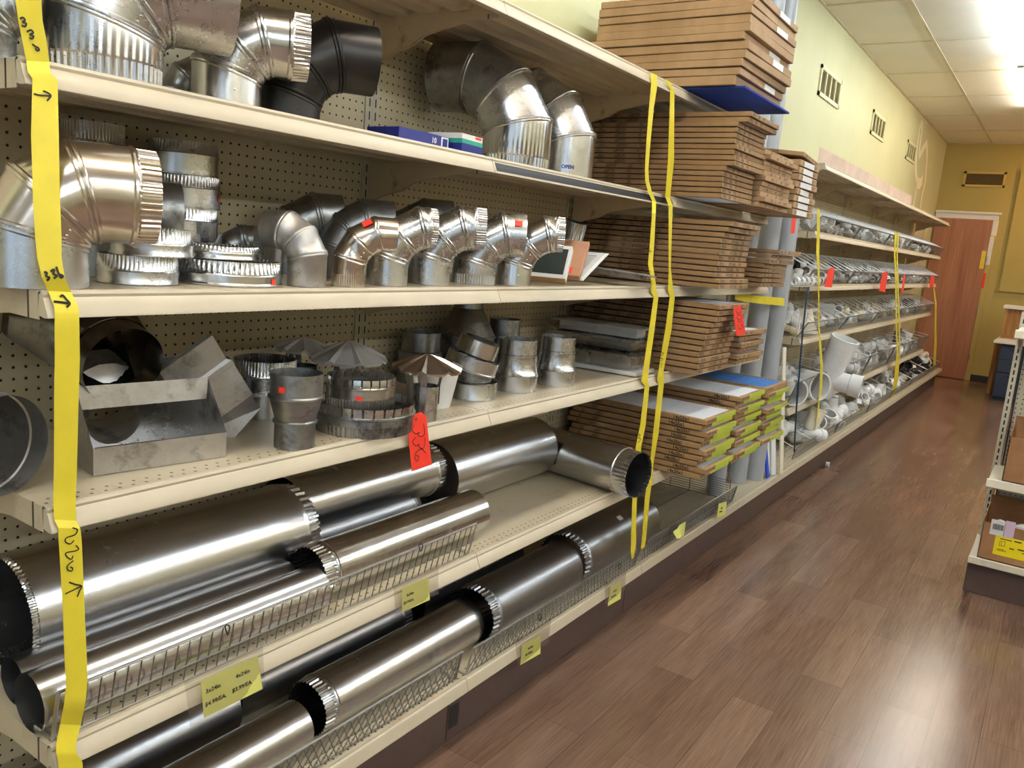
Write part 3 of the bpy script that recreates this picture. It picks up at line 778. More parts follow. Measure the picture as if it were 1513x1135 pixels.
# shallow register box, opening toward the aisle
P1, P2 = at(138, 704, Z=Z2), at(334, 675, Z=Z2)
u = (P2-P1).normalized(); wv = Vector((-u.y, u.x, 0)); 
if wv.x > 0: wv = -wv
Lb_ = (P2-P1).length
root = empty('register_box', P1, 0, 'dusty open register box with a round collar, at the front of the third shelf', 'register box', G2)
def bp(a, b, z): return u*a + wv*b + Vector((0, 0, z))
mb = MB()
prof_ = [(0.0, .0005), (0.0, .052)]
mb.add([bp(0, 0, .0005), bp(Lb_, 0, .0005), bp(Lb_, -.0, .052), bp(0, .0, .052)], [(0, 1, 2, 3)])
mb.add([bp(.004, .001, .0515), bp(Lb_-.004, .001, .0515), bp(Lb_-.004, .012, .0505), bp(.004, .012, .0505)], [(0, 1, 2, 3)])
mb.build('front_flange', M['galv_dusty'], root)
mb = MB(); mb.add([bp(0, 0, .0006), bp(Lb_, 0, .0006), bp(Lb_, .155, .0006), bp(0, .155, .0006)], [(0, 1, 2, 3)]); mb.build('floor_panel', M['galv'], root)  # brighter metal inside imitates light reflected in the box
mb = MB(); nn_ = (wv*1.0 + Vector((0, 0, .16))).normalized(); g1 = u; g2 = nn_.cross(g1); cc = bp(Lb_*.36, .146, .064)
rc = rectring(bp(Lb_/2, .145, .063), u, g2, Lb_/2, .063); hc = [cc + (q-cc).normalized()*.052 for q in rc]
hc = [q + nn_*((bp(0, .145, .063)-q).dot(nn_)) for q in hc]
loft(mb, [rc, hc]); mb.build('rear_panel', M['galv'], root)  # brighter here too, for the reflected light inside
mb = MB(); mb.add([bp(0, .135, .125), bp(Lb_, .135, .125), bp(Lb_, .082, .152), bp(0, .082, .152), bp(.006, .076, .108), bp(Lb_-.006, .076, .108)], [(0, 1, 2, 3), (3, 2, 5, 4)]); mb.build('top_flange', M['galv_dusty'], root)
for a in (0, Lb_):
    mb = MB(); mb.add([bp(a, 0, .0006), bp(a, 0, .052), bp(a, .082, .152), bp(a, .135, .125), bp(a, .155, .0006)], [(0, 1, 2, 3, 4)]); mb.build('side_panel', M['galv_dusty'], root)
mb = MB(); shell(mb, [[cc+(q-cc)*1.0 for q in hc], [q + nn_*.01 for q in hc], [cc+(q-cc)*1.5 + nn_*.04 + Vector((0, 0, .03)) for q in hc], [cc+(q-cc)*1.5 + nn_*.085 + Vector((0, 0, .045)) for q in hc]]); mb.build('round_collar', M['galv_dusty'], root, .5)
# folded rectangular duct end beside it
pa = at(352, 640, Z=Z2)
root = empty('duct_offset', (pa.x-.02, pa.y-.01, Z2+.03), 0, 'folded rectangular duct end leaning on the register box', 'duct fitting', G2)
Mr = Matrix.Rotation(viewdir(pa)-PI/2+.15, 4, 'Z') @ Matrix.Rotation(math.radians(-38), 4, 'Y')
def mt(x, y, z): return Mr @ Vector((x, y, z))
mb = MB(); a_, b_ = .075, .02
rg = lambda s, z, k=0: [mt(-a_*s+k, -b_*s, z), mt(a_*s+k, -b_*s, z), mt(a_*s+k, b_*s, z), mt(-a_*s+k, b_*s, z)]
loft(mb, [rg(1, .02), rg(1, .10, .01), rg(1.02, .102, .01), rg(1.02, .112, .01), rg(.9, .12, .012), rg(.9, .18, .02)]); mb.build('duct_wall', M['galv_dusty'], root)
mb = MB(); mb.add([mt(.07, -.024, .015), mt(.07, .024, .015), mt(.14, .024, -.028), mt(.14, -.024, -.028)], [(0, 1, 2, 3)]); mb.build('bent_flange', M['galv'], root)
mb = MB(); mb.add([mt(-.07, -.021, .02), mt(.07, -.021, .02), mt(.07, -.045, -.01), mt(-.02, -.045, -.03)], [(0, 1, 2, 3)]); mb.build('open_flap', M['galv_dusty'], root)
# ------------------------------------------------------------------ long pipes on the two lowest shelves
def longpipe(label, X, Z, r, y0, y1, crimp='near', mat='galv_pipe', nested=0, group='long pipes on the lowest shelves', arc=2*PI, start=0, cat='duct pipe', dz=0, az=0, seam=None, bead=False):
    """lies along the shelf from y0 to y1; crimped at the near, far end; nested sheets show at the near mouth"""
    root = empty('duct_pipe', (X, y0, Z), az, label, cat, group)
    Mx = Matrix.Rotation(-PI/2, 4, 'X')      # local z -> +y
    Ln = y1-y0; c = .036
    body = [(r, c+.012 if crimp == 'near' else 0), (r, Ln-c-.012 if crimp == 'far' else Ln)]
    Ms = Mx @ Matrix.Rotation(start, 4, 'Z')
    mb = MB(); lathe(mb, body, 72, M=Ms, arc=arc); mb.build('pipe_wall', M[mat], root, .6)
    if crimp:
        w = .045*r
        pr = [(r*.965, 0, w), (r*.985, c-.004, w), (r*.995, c, 0), (r+.002, c+.002), (r+.0025, c+.006), (r, c+.012)]
        if crimp == 'far': pr = [(q[0], Ln-q[1]) + q[2:] for q in pr]
        mb = MB(); lathe(mb, pr, 144 if arc > 6 else 132, M=Ms, arc=arc); mb.build('crimped_end', M[mat], root, .5)
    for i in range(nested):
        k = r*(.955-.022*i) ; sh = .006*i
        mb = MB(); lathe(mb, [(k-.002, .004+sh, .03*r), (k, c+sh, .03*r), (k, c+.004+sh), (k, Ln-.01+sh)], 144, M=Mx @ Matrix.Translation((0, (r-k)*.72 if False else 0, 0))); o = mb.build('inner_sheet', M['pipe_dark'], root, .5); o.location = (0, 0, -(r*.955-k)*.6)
    if bead:
        mb = MB(); lathe(mb, [(r*.985, -.012, .03*r), (r*1.004, -.008, .03*r), (r*1.004, .0, .03*r), (r*.99, .004)], 288, M=Mx); mb.build('beaded_rim', M['galv_bright'], root, .5)
    if seam is not None:
        mb = MB(); a = seam; x, z = (r+.0008)*math.cos(a), (r+.0008)*math.sin(a)
        box(mb, (x-.003, c, z-.0015), (x+.003, Ln-.001, z+.0015)); mb.build('lock_seam', M[mat], root)
    return root
ZZ1, ZZ0 = Z1, Z0
longpipe('largest pipe at lower left with black open mouth, crossed by the yellow tape', -1.607, Z1+.1195, .118, .715, 1.42, 'far', seam=None, bead=True)
longpipe('pipe right of the largest pipe, with crimped end near the red 336 tag', -1.655, .792, .0875, 1.43, 2.035, 'far', mat='galv_pipe')
longpipe('wide dusty pipe beyond the red tag, its end over the bare shelf', -1.655, Z1+.1165, .1145, 2.06, 2.685, None)
longpipe('slim pipe inside the wire fence with open mouth, at the lower left corner', -1.379, Z1+.0545, .0535, .64, 1.30, None, seam=2.2)
longpipe('second slim pipe behind the first one, at the shelf front', -1.482, Z1+.047, .045, .66, 1.30, None, mat='pipe_dark')
longpipe('bright pipe with crimped mouth inside the wire fence, above the second price label', -1.424, Z1+.073, .0685, 1.315, 1.985, 'near', nested=3, mat='galv_bright')
# bundle of nested open sheets
root = empty('pipe_sheets', (-1.585, 1.44, Z1+.002), 0, 'bundle of nested open pipe sheets, edges up, behind the bright pipe', 'pipe sheets')
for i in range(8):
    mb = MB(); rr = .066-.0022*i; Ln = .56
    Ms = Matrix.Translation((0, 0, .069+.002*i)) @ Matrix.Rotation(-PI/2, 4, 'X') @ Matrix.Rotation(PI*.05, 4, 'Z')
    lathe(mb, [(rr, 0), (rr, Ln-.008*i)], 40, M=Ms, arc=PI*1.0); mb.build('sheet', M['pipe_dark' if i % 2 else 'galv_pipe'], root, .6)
# the pipe pointing out over the shelf edge
f, b_ = at(944, 701, Z=.735), at(795, 672, Z=.735)
b_ = Vector((-1.70, 2.80, .735))
d = (f-b_); Ln = d.length; d.normalize()
rr = .088; root = empty('duct_pipe', (b_.x, b_.y, Z1+rr+.002), math.atan2(d.y, d.x)-PI/2, 'short wide pipe poking out over the shelf edge, crimped mouth toward the aisle', 'duct pipe')
Mx = Matrix.Rotation(-PI/2, 4, 'X')
mb = MB(); lathe(mb, [(rr, 0), (rr, Ln-.075)], 72, M=Mx); mb.build('pipe_wall', M['galv_pipe'], root, .6)
mb = MB(); lathe(mb, [(rr, Ln-.075), (rr+.003, Ln-.072), (rr+.003, Ln-.066), (rr, Ln-.063), (rr*.99, Ln-.05, .02*rr), (rr*.985, Ln-.012, .04*rr), (rr*.99, Ln, .02*rr)], 144, M=Mx); mb.build('crimped_end', M['galv_pipe'], root, .5)
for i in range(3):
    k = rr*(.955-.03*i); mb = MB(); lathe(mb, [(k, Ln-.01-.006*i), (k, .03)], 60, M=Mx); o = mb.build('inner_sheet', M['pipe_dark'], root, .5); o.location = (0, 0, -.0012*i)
mb = MB(); lathe(mb, [(rr*.8, Ln-.42), (0, Ln-.42)], 48, M=Mx); mb.build('end_plate', M['pipe_dark'], root, .6)
# base deck
longpipe('frontmost bottom pipe, cut by the lower frame edge', -1.436, Z0+.064, .0625, .70, 1.31, None)
longpipe('bottom pipe with black beaded mouth, second along the base deck', -1.45, Z0+.080, .0755, 1.355, 2.03, 'near', nested=2)
longpipe('grey bottom pipe of many nested sheets, third along the base deck', -1.436, Z0+.100, .096, 2.04, 2.615, 'near', nested=4, mat='pipe_dark')
longpipe('widest bottom pipe with small white sticker, fourth along the base deck', -1.44, Z0+.114, .110, 2.625, 3.30, 'near', nested=4, mat='pipe_dark')
longpipe('dark pipe far back on the base deck, with a bright end ring', -1.66, Z0+.075, .073, 1.26, 1.93, 'far', mat='pipe_dark')
longpipe('dark pipe far back at the lower left, under the price label', -1.63, Z0+.07, .068, .66, 1.24, None, mat='pipe_dark')
longpipe('dark pipe stacked behind the third bottom pipe', -1.68, Z0+.085, .083, 2.0, 2.6, None, mat='pipe_dark')
# ------------------------------------------------------------------ air filters and cartons
def printed(name, c1, c2, bands, dark=(.03, .022, .016), endbands=(), rough=.75):
    """cardboard with rows of small print: bands along x on the long sides, endbands along y on the ends"""
    t = NT(name); co = t.coord(); sx = t.n('ShaderNodeSeparateXYZ'); t.l(co, sx.inputs[0])
    k = t.ramp(t.noise(co, 9, 4), .35, .7)
    base = t.mix(k, c1, c2)
    flute = t.noise(co, 1, 2, .5, (90, 90, 6)); base = t.mix(t.math('MULTIPLY', t.ramp(flute, .5, .75), .18), base, tuple(x*.7 for x in c1))
    geo = t.n('ShaderNodeNewGeometry'); tcn = t.coord('Normal')
    sn = t.n('ShaderNodeSeparateXYZ'); t.l(tcn, sn.inputs[0])
    onY = t.math('GREATER_THAN', t.math('ABSOLUTE', sn.outputs[1]), .7); onX = t.math('GREATER_THAN', t.math('ABSOLUTE', sn.outputs[0]), .7)
    zin = t.math('LESS_THAN', t.math('ABSOLUTE', sx.outputs[2]), .0062)
    glyph = t.math('GREATER_THAN', t.noise(co, 1, 2, .5, (420, 420, 130)), .5)
    tot = None
    for (a, b), ax, on in [(q, 0, onY) for q in bands] + [(q, 1, onX) for q in endbands]:
        m = t.math('MULTIPLY', t.math('GREATER_THAN', sx.outputs[ax], a), t.math('LESS_THAN', sx.outputs[ax], b))
        m = t.math('MULTIPLY', m, on); tot = m if tot is None else t.math('MAXIMUM', tot, m)
    if tot is not None:
        mk = t.math('MULTIPLY', t.math('MULTIPLY', tot, zin), t.math('MULTIPLY', glyph, .85))
        base = t.mix(mk, base, dark)
    t.col(base); t.rough(rough); t.b.inputs['Specular IOR Level'].default_value = .25
    return t.m
CB1, CB2 = lin(138, 108, 74), lin(162, 131, 96)
M['cb_print'] = printed('printed filter cardboard', CB1, CB2, [(-.30, -.27), (-.22, -.17), (-.11, -.095), (-.06, .05)], endbands=[(-.16, -.11), (-.05, .03), (.07, .1)])
M['cb_end'] = printed('filter cardboard printed on the ends', CB1, CB2, [(-.28, -.25), (-.20, -.15), (-.09, -.08)], endbands=[(-.165, -.12), (-.1, -.07), (-.04, -.01)])
M['cb_size'] = printed('filter cardboard with size print', lin(146, 114, 78), lin(170, 137, 98), [(-.27, -.255), (-.20, -.165), (-.12, -.115)], endbands=[(-.17, -.06)])
M['cb_plain'] = printed('plain brown carton', lin(150, 121, 90), lin(168, 138, 106), [])
M['cb_small'] = printed('small carton cardboard', lin(154, 123, 90), lin(174, 143, 108), [(-.12, -.02), (.05, .09)], endbands=[(-.13, -.10), (-.06, -.055), (.0, .02), (.07, .12)])
M['media'] = plain('white filter fibre', lin(214, 216, 222), .95, var=.08, scale=60, bump=.4)
M['mediablue'] = plain('blue filter fibre', lin(58, 112, 178), .95, var=.2, scale=50, bump=.4)
M['bluesheet'] = plain('deep blue filter pad', lin(18, 52, 140), .9, var=.15, scale=70)
M['lime'] = plain('lime green wrap', lin(176, 190, 64), .5, var=.1, scale=8)
M['film'] = None
def make_filter(lx, ly, t, matname, media='media', lip=.02):
    root = empty('air_filter')
    def ring(x, y, z): return [(-x, -y, z), (x, -y, z), (x, y, z), (-x, y, z)]
    a, b, h, c = lx/2, ly/2, t/2, .0012
    mb = MB()
    loft(mb, [ring(a-lip, b-lip, -h), ring(a-c, b-c, -h), ring(a, b, -h+c), ring(a, b, h-c), ring(a-c, b-c, h), ring(a-lip, b-lip, h), ring(a-lip, b-lip, h-.003)])
    mb.build('frame', M[matname], root)
    mb = MB(); box(mb, (-a+lip*.9, -b+lip*.9, -h+.002), (a-lip*.9, b-lip*.9, h-.003)); mb.build('filter_media', M[media], root)
    return root
def make_carton(name, lx, ly, t, matname, sticker=None):
    root = empty(name)
    mb = MB(); box(mb, (-lx/2, -ly/2, -t/2), (lx/2, ly/2, t/2), c=.002); mb.build('carton_body', M[matname], root)
    if sticker:
        y0, y1, mt_ = sticker
        mb = MB(); box(mb, (lx/2, y0, -t*.42), (lx/2+.0006, y1, t*.42)); mb.build('sticker', M[mt_], root)
    return root
def text_mesh(s, size, mat, bold=0.0):
    cu = bpy.data.curves.new('t', 'FONT'); cu.body = s; cu.size = size; cu.extrude = .0002; cu.offset = bold
    cu.align_x = 'LEFT'; cu.align_y = 'CENTER'; cu.resolution_u = 2
    o = bpy.data.objects.new('t', cu); COL.objects.link(o)
    dg = bpy.context.evaluated_depsgraph_get(); me = bpy.data.meshes.new_from_object(o.evaluated_get(dg))
    bpy.data.objects.remove(o); bpy.data.curves.remove(cu)
    me.materials.clear(); me.materials.append(mat); return me
ORD = ['topmost', 'second from the top', 'third from the top', 'fourth from the top', 'fifth from the top', 'sixth from the top', 'seventh from the top', 'eighth from the top',
       'ninth from the top', 'tenth from the top', 'eleventh from the top', 'twelfth from the top', 'thirteenth from the top', 'fourteenth from the top', 'fifteenth from the top', 'bottom one']
def stack(proto, n, xf, y0, z0, pitch, lx, ly, what, stackname, cat, group, jx=.006, jy=.004, jr=.6, offs=None, extra=None):
    """n copies piled up from height z0, fronts at xf, near sides at y0"""
    first = True
    for i in range(n):
        rk = n-1-i
        o = proto.pop() if isinstance(proto, list) and first else dup(P0)
        if first: P0 = o
        first = False
        ox, oy, orr = offs(rk, i) if offs else (0, 0, 0)
        o.location = (xf-lx/2+ox+random.uniform(-jx, jx), y0+ly/2+oy+random.uniform(-jy, jy), z0+pitch*(i+.5))
        o.rotation_euler = (0, 0, math.radians(orr+random.uniform(-jr, jr)))
        word = ORD[rk] if rk < n-1 else 'bottom one'
        tag(o, '%s, %s of %s' % (what, word, stackname), cat, group)
        if extra: extra(o, rk, i)
    return P0
LX, LY = .632, .352
# lowest shelf: lime wrapped filters marked 14x25x1
def lime_filter(media='media'):
    r = make_filter(LX, LY, .0205, 'cb_size', media)
    mb = MB(); box(mb, (LX/2-.002, -.06, -.0101), (LX/2+.0008, LY/2-.002, .0107)); mb.build('lime_wrap', M['lime'], r)
    return r
T14 = text_mesh('14x25x1', .021, M['ink'], .0006)
def add_text(me, o, x, y, z=0, sc=1):
    q = link('size_print', me, o, (x, y, z), (PI/2, 0, 0)); return q
random.seed(5)
p = lime_filter(); add_text(T14, p, .17, -LY/2-.0006)
stack([p], 10, -1.13, 3.15, .6425, .0257, LX, LY, 'lime ended filter marked 14x25x1', 'the nearest low shelf pile', 'air filter', 'lime ended filters on the low shelf',
      offs=lambda rk, i: ((.0, .0, 0), (.015, .0, .5), (-.012, .004, -.6))[i % 3])
p = lime_filter(); add_text(T14, p, .19, -LY/2-.0006)
stack([p], 12, -1.13, 3.523, .6425, .0257, LX, LY, 'lime ended air filter', 'the middle low shelf pile', 'air filter', 'lime ended filters on the low shelf',
      offs=lambda rk, i: ((.0, .0, 0), (.018, .0, .4), (-.012, .003, -.6), (.008, 0, .3))[i % 4])
p = lime_filter()
stack([p], 11, -1.13, 3.90, .6425, .0257, LX, LY, 'lime ended air filter', 'the farthest low shelf pile', 'air filter', 'lime ended filters on the low shelf',
      offs=lambda rk, i: ((.0, .0, 0), (.02, .0, .4), (-.01, .003, -.6))[i % 3])
p = make_filter(LX, LY, .0235, 'cb_size', 'mediablue')
p.location = (-1.12-LX/2, 3.90+LY/2, .6425+.0257*11+.0122); tag(p, 'blue topped air filter lying on the farthest pile of the low shelf', 'air filter')
p = make_filter(LX, LY, .0235, 'cb_size', 'media')
p.location = (-1.125-LX/2, 3.885+LY/2, .6425+.0257*11+.0122+.0258)
bpy.data.objects.remove(p.children[0]); bpy.data.objects.remove(p.children[0]); bpy.data.objects.remove(p)
# third shelf
p = make_filter(LX, LY, .0192, 'cb_print')
stack([p], 12, -1.172, 3.12, Z2+.0026, .0243, LX, LY, 'brown air filter', 'the pile with the red 335 tag', 'air filter', 'filters on the third stocked shelf',
      offs=lambda rk, i: (.035-.006*rk if rk < 7 else -.008, .05-.01*rk if rk < 5 else 0, 0))
p = make_filter(.60, .34, .0200, 'cb_end')
stack([p], 6, -1.195, 3.60, Z2+.0026, .0262, .60, .34, 'brown air filter', 'the loose pile by the grey pipes', 'air filter', 'filters on the third stocked shelf', jr=2.2,
      offs=lambda rk, i: (.02*(i % 2), 0, -1.5 if rk == 0 else 0))
# second shelf
p = make_filter(LX, LY, .0178, 'cb_print')
stack([p], 12, -1.15, 3.13, Z3+.0026, .0224, LX, LY, 'brown air filter', 'the tall second shelf pile', 'air filter', 'filters on the second stocked shelf',
      offs=lambda rk, i: ((.022, .02, 0), (.012, .016, 0), (.0, .01, 0))[min(rk, 2)] if rk < 3 else (-.012+.02*(rk > 9), 0, 0))
p = make_filter(.58, .36, .0180, 'cb_end')
stack([p], 8, -1.16, 3.82, Z3+.0026, .0226, .58, .36, 'brown air filter', 'the half height second shelf pile', 'air filter', 'filters on the second stocked shelf', jr=.8,
      offs=lambda rk, i: (.03, .03, 0) if rk == 0 else (.0, 0, 0) if rk < 3 else (-.03, 0, 0))
# highest stocked shelf
p = make_filter(LX, LY, .0172, 'cb_end')
stack([p], 16, -1.13, 3.12, Z4+.0026, .0207, LX, LY, 'brown filter carton', 'the big pile under the canopy', 'filter carton', 'filter cartons on the highest stocked shelf',
      offs=lambda rk, i: (.02, .025, 0) if rk < 2 else (-.012, .0, 0) if rk < 10 else (-.035, -.015, 0))
p = make_carton('filter_carton', .46, .42, .0205, 'cb_small')
stack([p], 11, -1.145, 3.50, Z4+.0026, .0217, .46, .42, 'small brown carton', 'the second pile on the highest shelf', 'carton', 'small cartons on the highest stocked shelf', jr=.9,
      offs=lambda rk, i: (.02, .0, 0) if rk % 4 == 1 else (0, 0, 0))
p = make_carton('filter_carton', .40, .33, .0285, 'cb_small', (-.1, .07, 'paper'))
stack([p], 8, -1.15, 4.03, Z4+.0026, .0325, .40, .33, 'brown carton with white sticker', 'the pile overhanging the grey pipes', 'carton', 'stickered cartons on the highest stocked shelf', jr=2.5)
p = make_carton('filter_carton', .42, .34, .02, 'cb_small'); p.location = (-1.16-.2, 4.05+.17, Z4+.298); p.rotation_euler = (math.radians(-3), math.radians(5), .03)
tag(p, 'tilted dark topped carton crowning the stickered pile by the grey pipes', 'carton')
# canopy
p = MB(); box(p, (-.33, -.29, -.004), (.33, .29, .004), c=.001)
root = empty('filter_pad', (-1.125-.33, 3.10+.29, Z5+.0065), 0, 'blue filter pad at the bottom of the tall canopy pile', 'filter pad'); p.build('pad', M['bluesheet'], root)
pr = [.034, .026, .026, .030, .030, .026, .030, .030, .026, .030, .026]
zz = Z5+.012
random.seed(9)
for i, tck in enumerate(pr):
    rk = len(pr)-1-i
    lx = .645; ly = .56
    o = make_carton('carton', lx, ly, tck, 'cb_plain', (.02, .16, 'paper') if i in (1, 4, 5, 8, 10) else None)
    sx_ = (-.02, -.008, .0, .012, .012, -.005, .012, .006, .010, .006, .012)[i]
    o.location = (-1.14-lx/2+sx_, 3.085+ly/2+random.uniform(-.006, .006)+.012*(i > 6), zz+tck/2+.0005)
    tilt = (.0, .003, 0, .0, .003, 0, 0, 0, 0, 0, 0)[i]
    o.rotation_euler = (tilt, 0, math.radians(random.uniform(-1.0, 1.0)))
    tag(o, 'plain brown carton, %s of the tall pile on the canopy shelf' % (ORD[rk] if rk < len(pr)-1 else 'bottom one'), 'carton', 'plain cartons on the canopy shelf')
    zz += tck+.0025 + tilt*.3
# ------------------------------------------------------------------ other boxed goods
# blue carton and pale carton beside the large elbow
M['navy'] = plain('deep blue print', lin(28, 36, 120), .4, var=.04)
M['teal'] = plain('teal print', lin(40, 150, 130), .4, var=.04)
def flatbox(name, label, corner_px, Xp, z, size, az, mats, cat, group=None):
    p = at(*corner_px, X=Xp); o = empty(name, (p.x, p.y, z), az, label, cat, group)
    lx, ly, lz = size
    b = MB(); box(b, (-lx, -ly, 0), (0, 0, lz), c=.001); b.build('carton_body', M[mats[0]], o)
    for nm_, lo, hi, m in mats[1:]:
        b = MB(); box(b, lo, hi); b.build(nm_, M[m], o)
    return o
o = flatbox('vent_kit_carton', 'deep blue flat carton lying left of the white and teal carton', (664, 214), A4-.075, Z4+.0025, (.11, .20, .036), .0, ['navy', ('white_panel', (-.11, -.035, .002), (.0006, -.006, .034), 'paper'), ('dark_band', (-.0005, -.03, .006), (.0010, -.01, .030), 'navy')], 'carton')
q = link('printed_text', text_mesh('10', .02, M['paper'], .0004), o, (.0008, -.075, .020), (PI/2, 0, PI/2))
o = flatbox('vent_kit_carton', 'white and teal flat carton between the blue carton and large elbow', (712, 224), A4-.06, Z4+.0025, (.11, .11, .052), .12, ['paper', ('teal_band', (-.1105, -.1105, .026), (.0006, .0006, .038), 'teal'), ('blue_band', (-.1104, -.1104, .0006), (.0007, .0007, .027), 'navy'), ('red_mark', (.0, -.04, .044), (.0008, -.008, .050), 'red')], 'carton')
# registers and leaning boxes at the end of the elbow row
def panel_at(name, label, pts, X0, thick, mat, cat, group=None, extra=None):
    pass
def board(name, label, c, size, rot, mat, cat, group=None, parts=()):
    o = empty(name, c, 0, label, cat, group); o.rotation_euler = rot
    lx, ly, lz = size; b = MB(); box(b, (-lx/2, -ly/2, -lz/2), (lx/2, ly/2, lz/2), c=min(.002, lz*.3)); b.build('body', M[mat], o)
    for nm_, lo, hi, m in parts:
        b = MB(); box(b, lo, hi); b.build(nm_, M[m], o)
    return o
M['whitegrille'] = plain('white register enamel', lin(214, 214, 212), .35, var=.03)
M['darkgreen'] = plain('dark green print', lin(22, 36, 36), .4); M['tan'] = plain('tan carton', lin(176, 128, 98), .7, var=.06)
p = at(795, 400, X=-1.42)
board('register_carton', 'dark and white carton leaning against the last silver elbow', (p.x, p.y, Z3+.068), (.20, .028, .13), (math.radians(-38), 0, .35), 'paper', 'carton', None, [('dark_print', (-.09, -.0148, -.05), (.09, -.0135, .05), 'darkgreen'), ('brown_edge', (-.1, -.013, -.0655), (.1, .013, -.064), 'cardboard')])
p = at(812, 388, X=-1.46)
board('brown_carton', 'brown carton leaning behind the dark and white one, red mark at its foot', (p.x, p.y+.02, Z3+.082), (.22, .022, .16), (math.radians(-44), 0, .3), 'tan', 'carton', None, [('red_mark', (.05, -.0118, -.07), (.08, -.0105, -.045), 'red')])
p = at(838, 340, X=-1.60)
root = empty('foil_vent', (p.x, p.y, Z3+.09), 0, 'bright crimped foil elbow standing behind the leaning boxes', 'vent elbow')
mb = MB(); lathe(mb, [(.05, 0), (.052, .01), (.047, .02), (.052, .03), (.047, .04), (.052, .05, 0), (.048, .06), (.048, .065, .006), (.046, .13, .006)], 96, M=Matrix.Rotation(.25, 4, 'Y')); mb.build('foil_wall', M['galv_bright'], root, .7)
b = MB(); box(b, (-.06, -.04, -.09), (.05, .045, .0), c=.003); b.build('carton_stand', M['cardboard'], root)
def register(label, c, size, rot, mat, boxmat, group):
    o = empty('floor_register', c, 0, label, 'register', group); o.rotation_euler = rot
    lx, ly = size
    b = MB()
    def ring(x, y, z): return [(-x, -y, z), (x, -y, z), (x, y, z), (-x, y, z)]
    loft(b, [ring(lx/2, ly/2, 0), ring(lx/2, ly/2, .003), ring(lx/2-.008, ly/2-.008, .007), ring(lx/2-.03, ly/2-.03, .007), ring(lx/2-.032, ly/2-.032, .002)]); b.build('face_frame', M[mat], o)
    n = 14
    b = MB()
    for i in range(n):
        y = -ly/2+.034+(ly-.068)*(i+.5)/n
        b.add([(-lx/2+.031, y-.004, .002), (lx/2-.031, y-.004, .002), (lx/2-.031, y+.003, .0065), (-lx/2+.031, y+.003, .0065)], [(0, 1, 2, 3)])
    b.build('louvre', M[mat], o)
    b = MB(); loft(b, [ring(lx/2-.03, ly/2-.03, .002), ring(lx/2-.03, ly/2-.03, -.016)]); b.build('damper_box', M[boxmat], o)
    return o
p = at(829, 416, X=-1.42); p.y += .095
register('white register lying tilted on the second shelf, nearest the leaning boxes', (p.x, p.y, Z3+.062), (.15, .205), (math.radians(27), 0, .05), 'whitegrille', 'whitegrille', 'registers on the second shelf')
p = at(908, 409, X=-1.38)
register('metal backed register lying flat at the shelf edge, before the filters', (p.x, p.y+.02, Z3+.046), (.26, .13), (math.radians(-4), math.radians(3), .1), 'galv_dusty', 'galv_dusty', 'registers on the second shelf')
# wrapped grilles piled on the third shelf
tf = bpy.data.materials.new('clear plastic film'); tf.use_nodes = True
nt = tf.node_tree; nt.nodes.clear()
tr = nt.nodes.new('ShaderNodeBsdfTransparent'); tr.inputs[0].default_value = (.93, .93, .92, 1); gl = nt.nodes.new('ShaderNodeBsdfGlossy'); gl.inputs['Roughness'].default_value = .12
lw = nt.nodes.new('ShaderNodeLayerWeight'); lw.inputs[0].default_value = .25
ns = nt.nodes.new('ShaderNodeTexNoise'); ns.inputs['Scale'].default_value = 22; tc_ = nt.nodes.new('ShaderNodeTexCoord'); bmp = nt.nodes.new('ShaderNodeBump'); bmp.inputs['Strength'].default_value = .6; bmp.inputs['Distance'].default_value = .008
mx = nt.nodes.new('ShaderNodeMixShader'); oo = nt.nodes.new('ShaderNodeOutputMaterial')
nt.links.new(tc_.outputs['Object'], ns.inputs['Vector']); nt.links.new(ns.outputs[0], bmp.inputs['Height']); nt.links.new(bmp.outputs[0], gl.inputs['Normal'])
mth = nt.nodes.new('ShaderNodeMath'); mth.operation = 'MULTIPLY_ADD'; mth.inputs[1].default_value = .6; mth.inputs[2].default_value = .09; nt.links.new(lw.outputs['Facing'], mth.inputs[0])
nt.links.new(mth.outputs[0], mx.inputs[0]); nt.links.new(tr.outputs[0], mx.inputs[1]); nt.links.new(gl.outputs[0], mx.inputs[2]); nt.links.new(mx.outputs[0], oo.inputs[0])
M['film'] = tf
def wrapped(label, c, size, az, core, group, tx=0):
    o = empty('wrapped_grille', c, az, label, 'wrapped grille', group); o.rotation_euler = (0, tx, az)
    lx, ly, lz = size
    b = MB()
    def ring(x, y, z): return [(-x, -y, z), (x, -y, z), (x, y, z), (-x, y, z)]
    loft(b, [ring(lx/2-.03, ly/2-.03, 0), ring(lx/2-.03, ly/2-.03, lz*.75), ring(lx/2, ly/2, lz*.78), ring(lx/2, ly/2, lz*.86), ring(lx/2-.012, ly/2-.012, lz*.92)], cap0=True, cap1=True); b.build('grille', M[core], o)
    b = MB(); n = 12; rs = []
    rnd = random.Random(len(label))
    for x, y, z in ((lx/2-.02, ly/2-.02, -.001), (lx/2+.012, ly/2+.012, lz*.45), (lx/2+.014, ly/2+.014, lz*.9), (lx/2-.03, ly/2-.03, lz+.002)):
        R = rectring(Vector((0, 0, z)), Vector((1, 0, 0)), Vector((0, 1, 0)), x, y, n)
        rs.append([q + Vector((rnd.uniform(-.006, .006), rnd.uniform(-.006, .006), rnd.uniform(-.002, .002) if z > 0 else 0)) for q in R])
    loft(b, rs, cap1=True); b.build('plastic_wrap', M['film'], o, .5)
    return o
GW = 'grilles piled on the third shelf'
p = at(885, 545, X=-1.52); cx_, cy_ = p.x, p.y
board('white_plate', 'white register plates under the wrapped pile on the third shelf', (cx_+.02, cy_, Z2+.011), (.36, .19, .016), (0, 0, .05), 'whitegrille', 'plate')
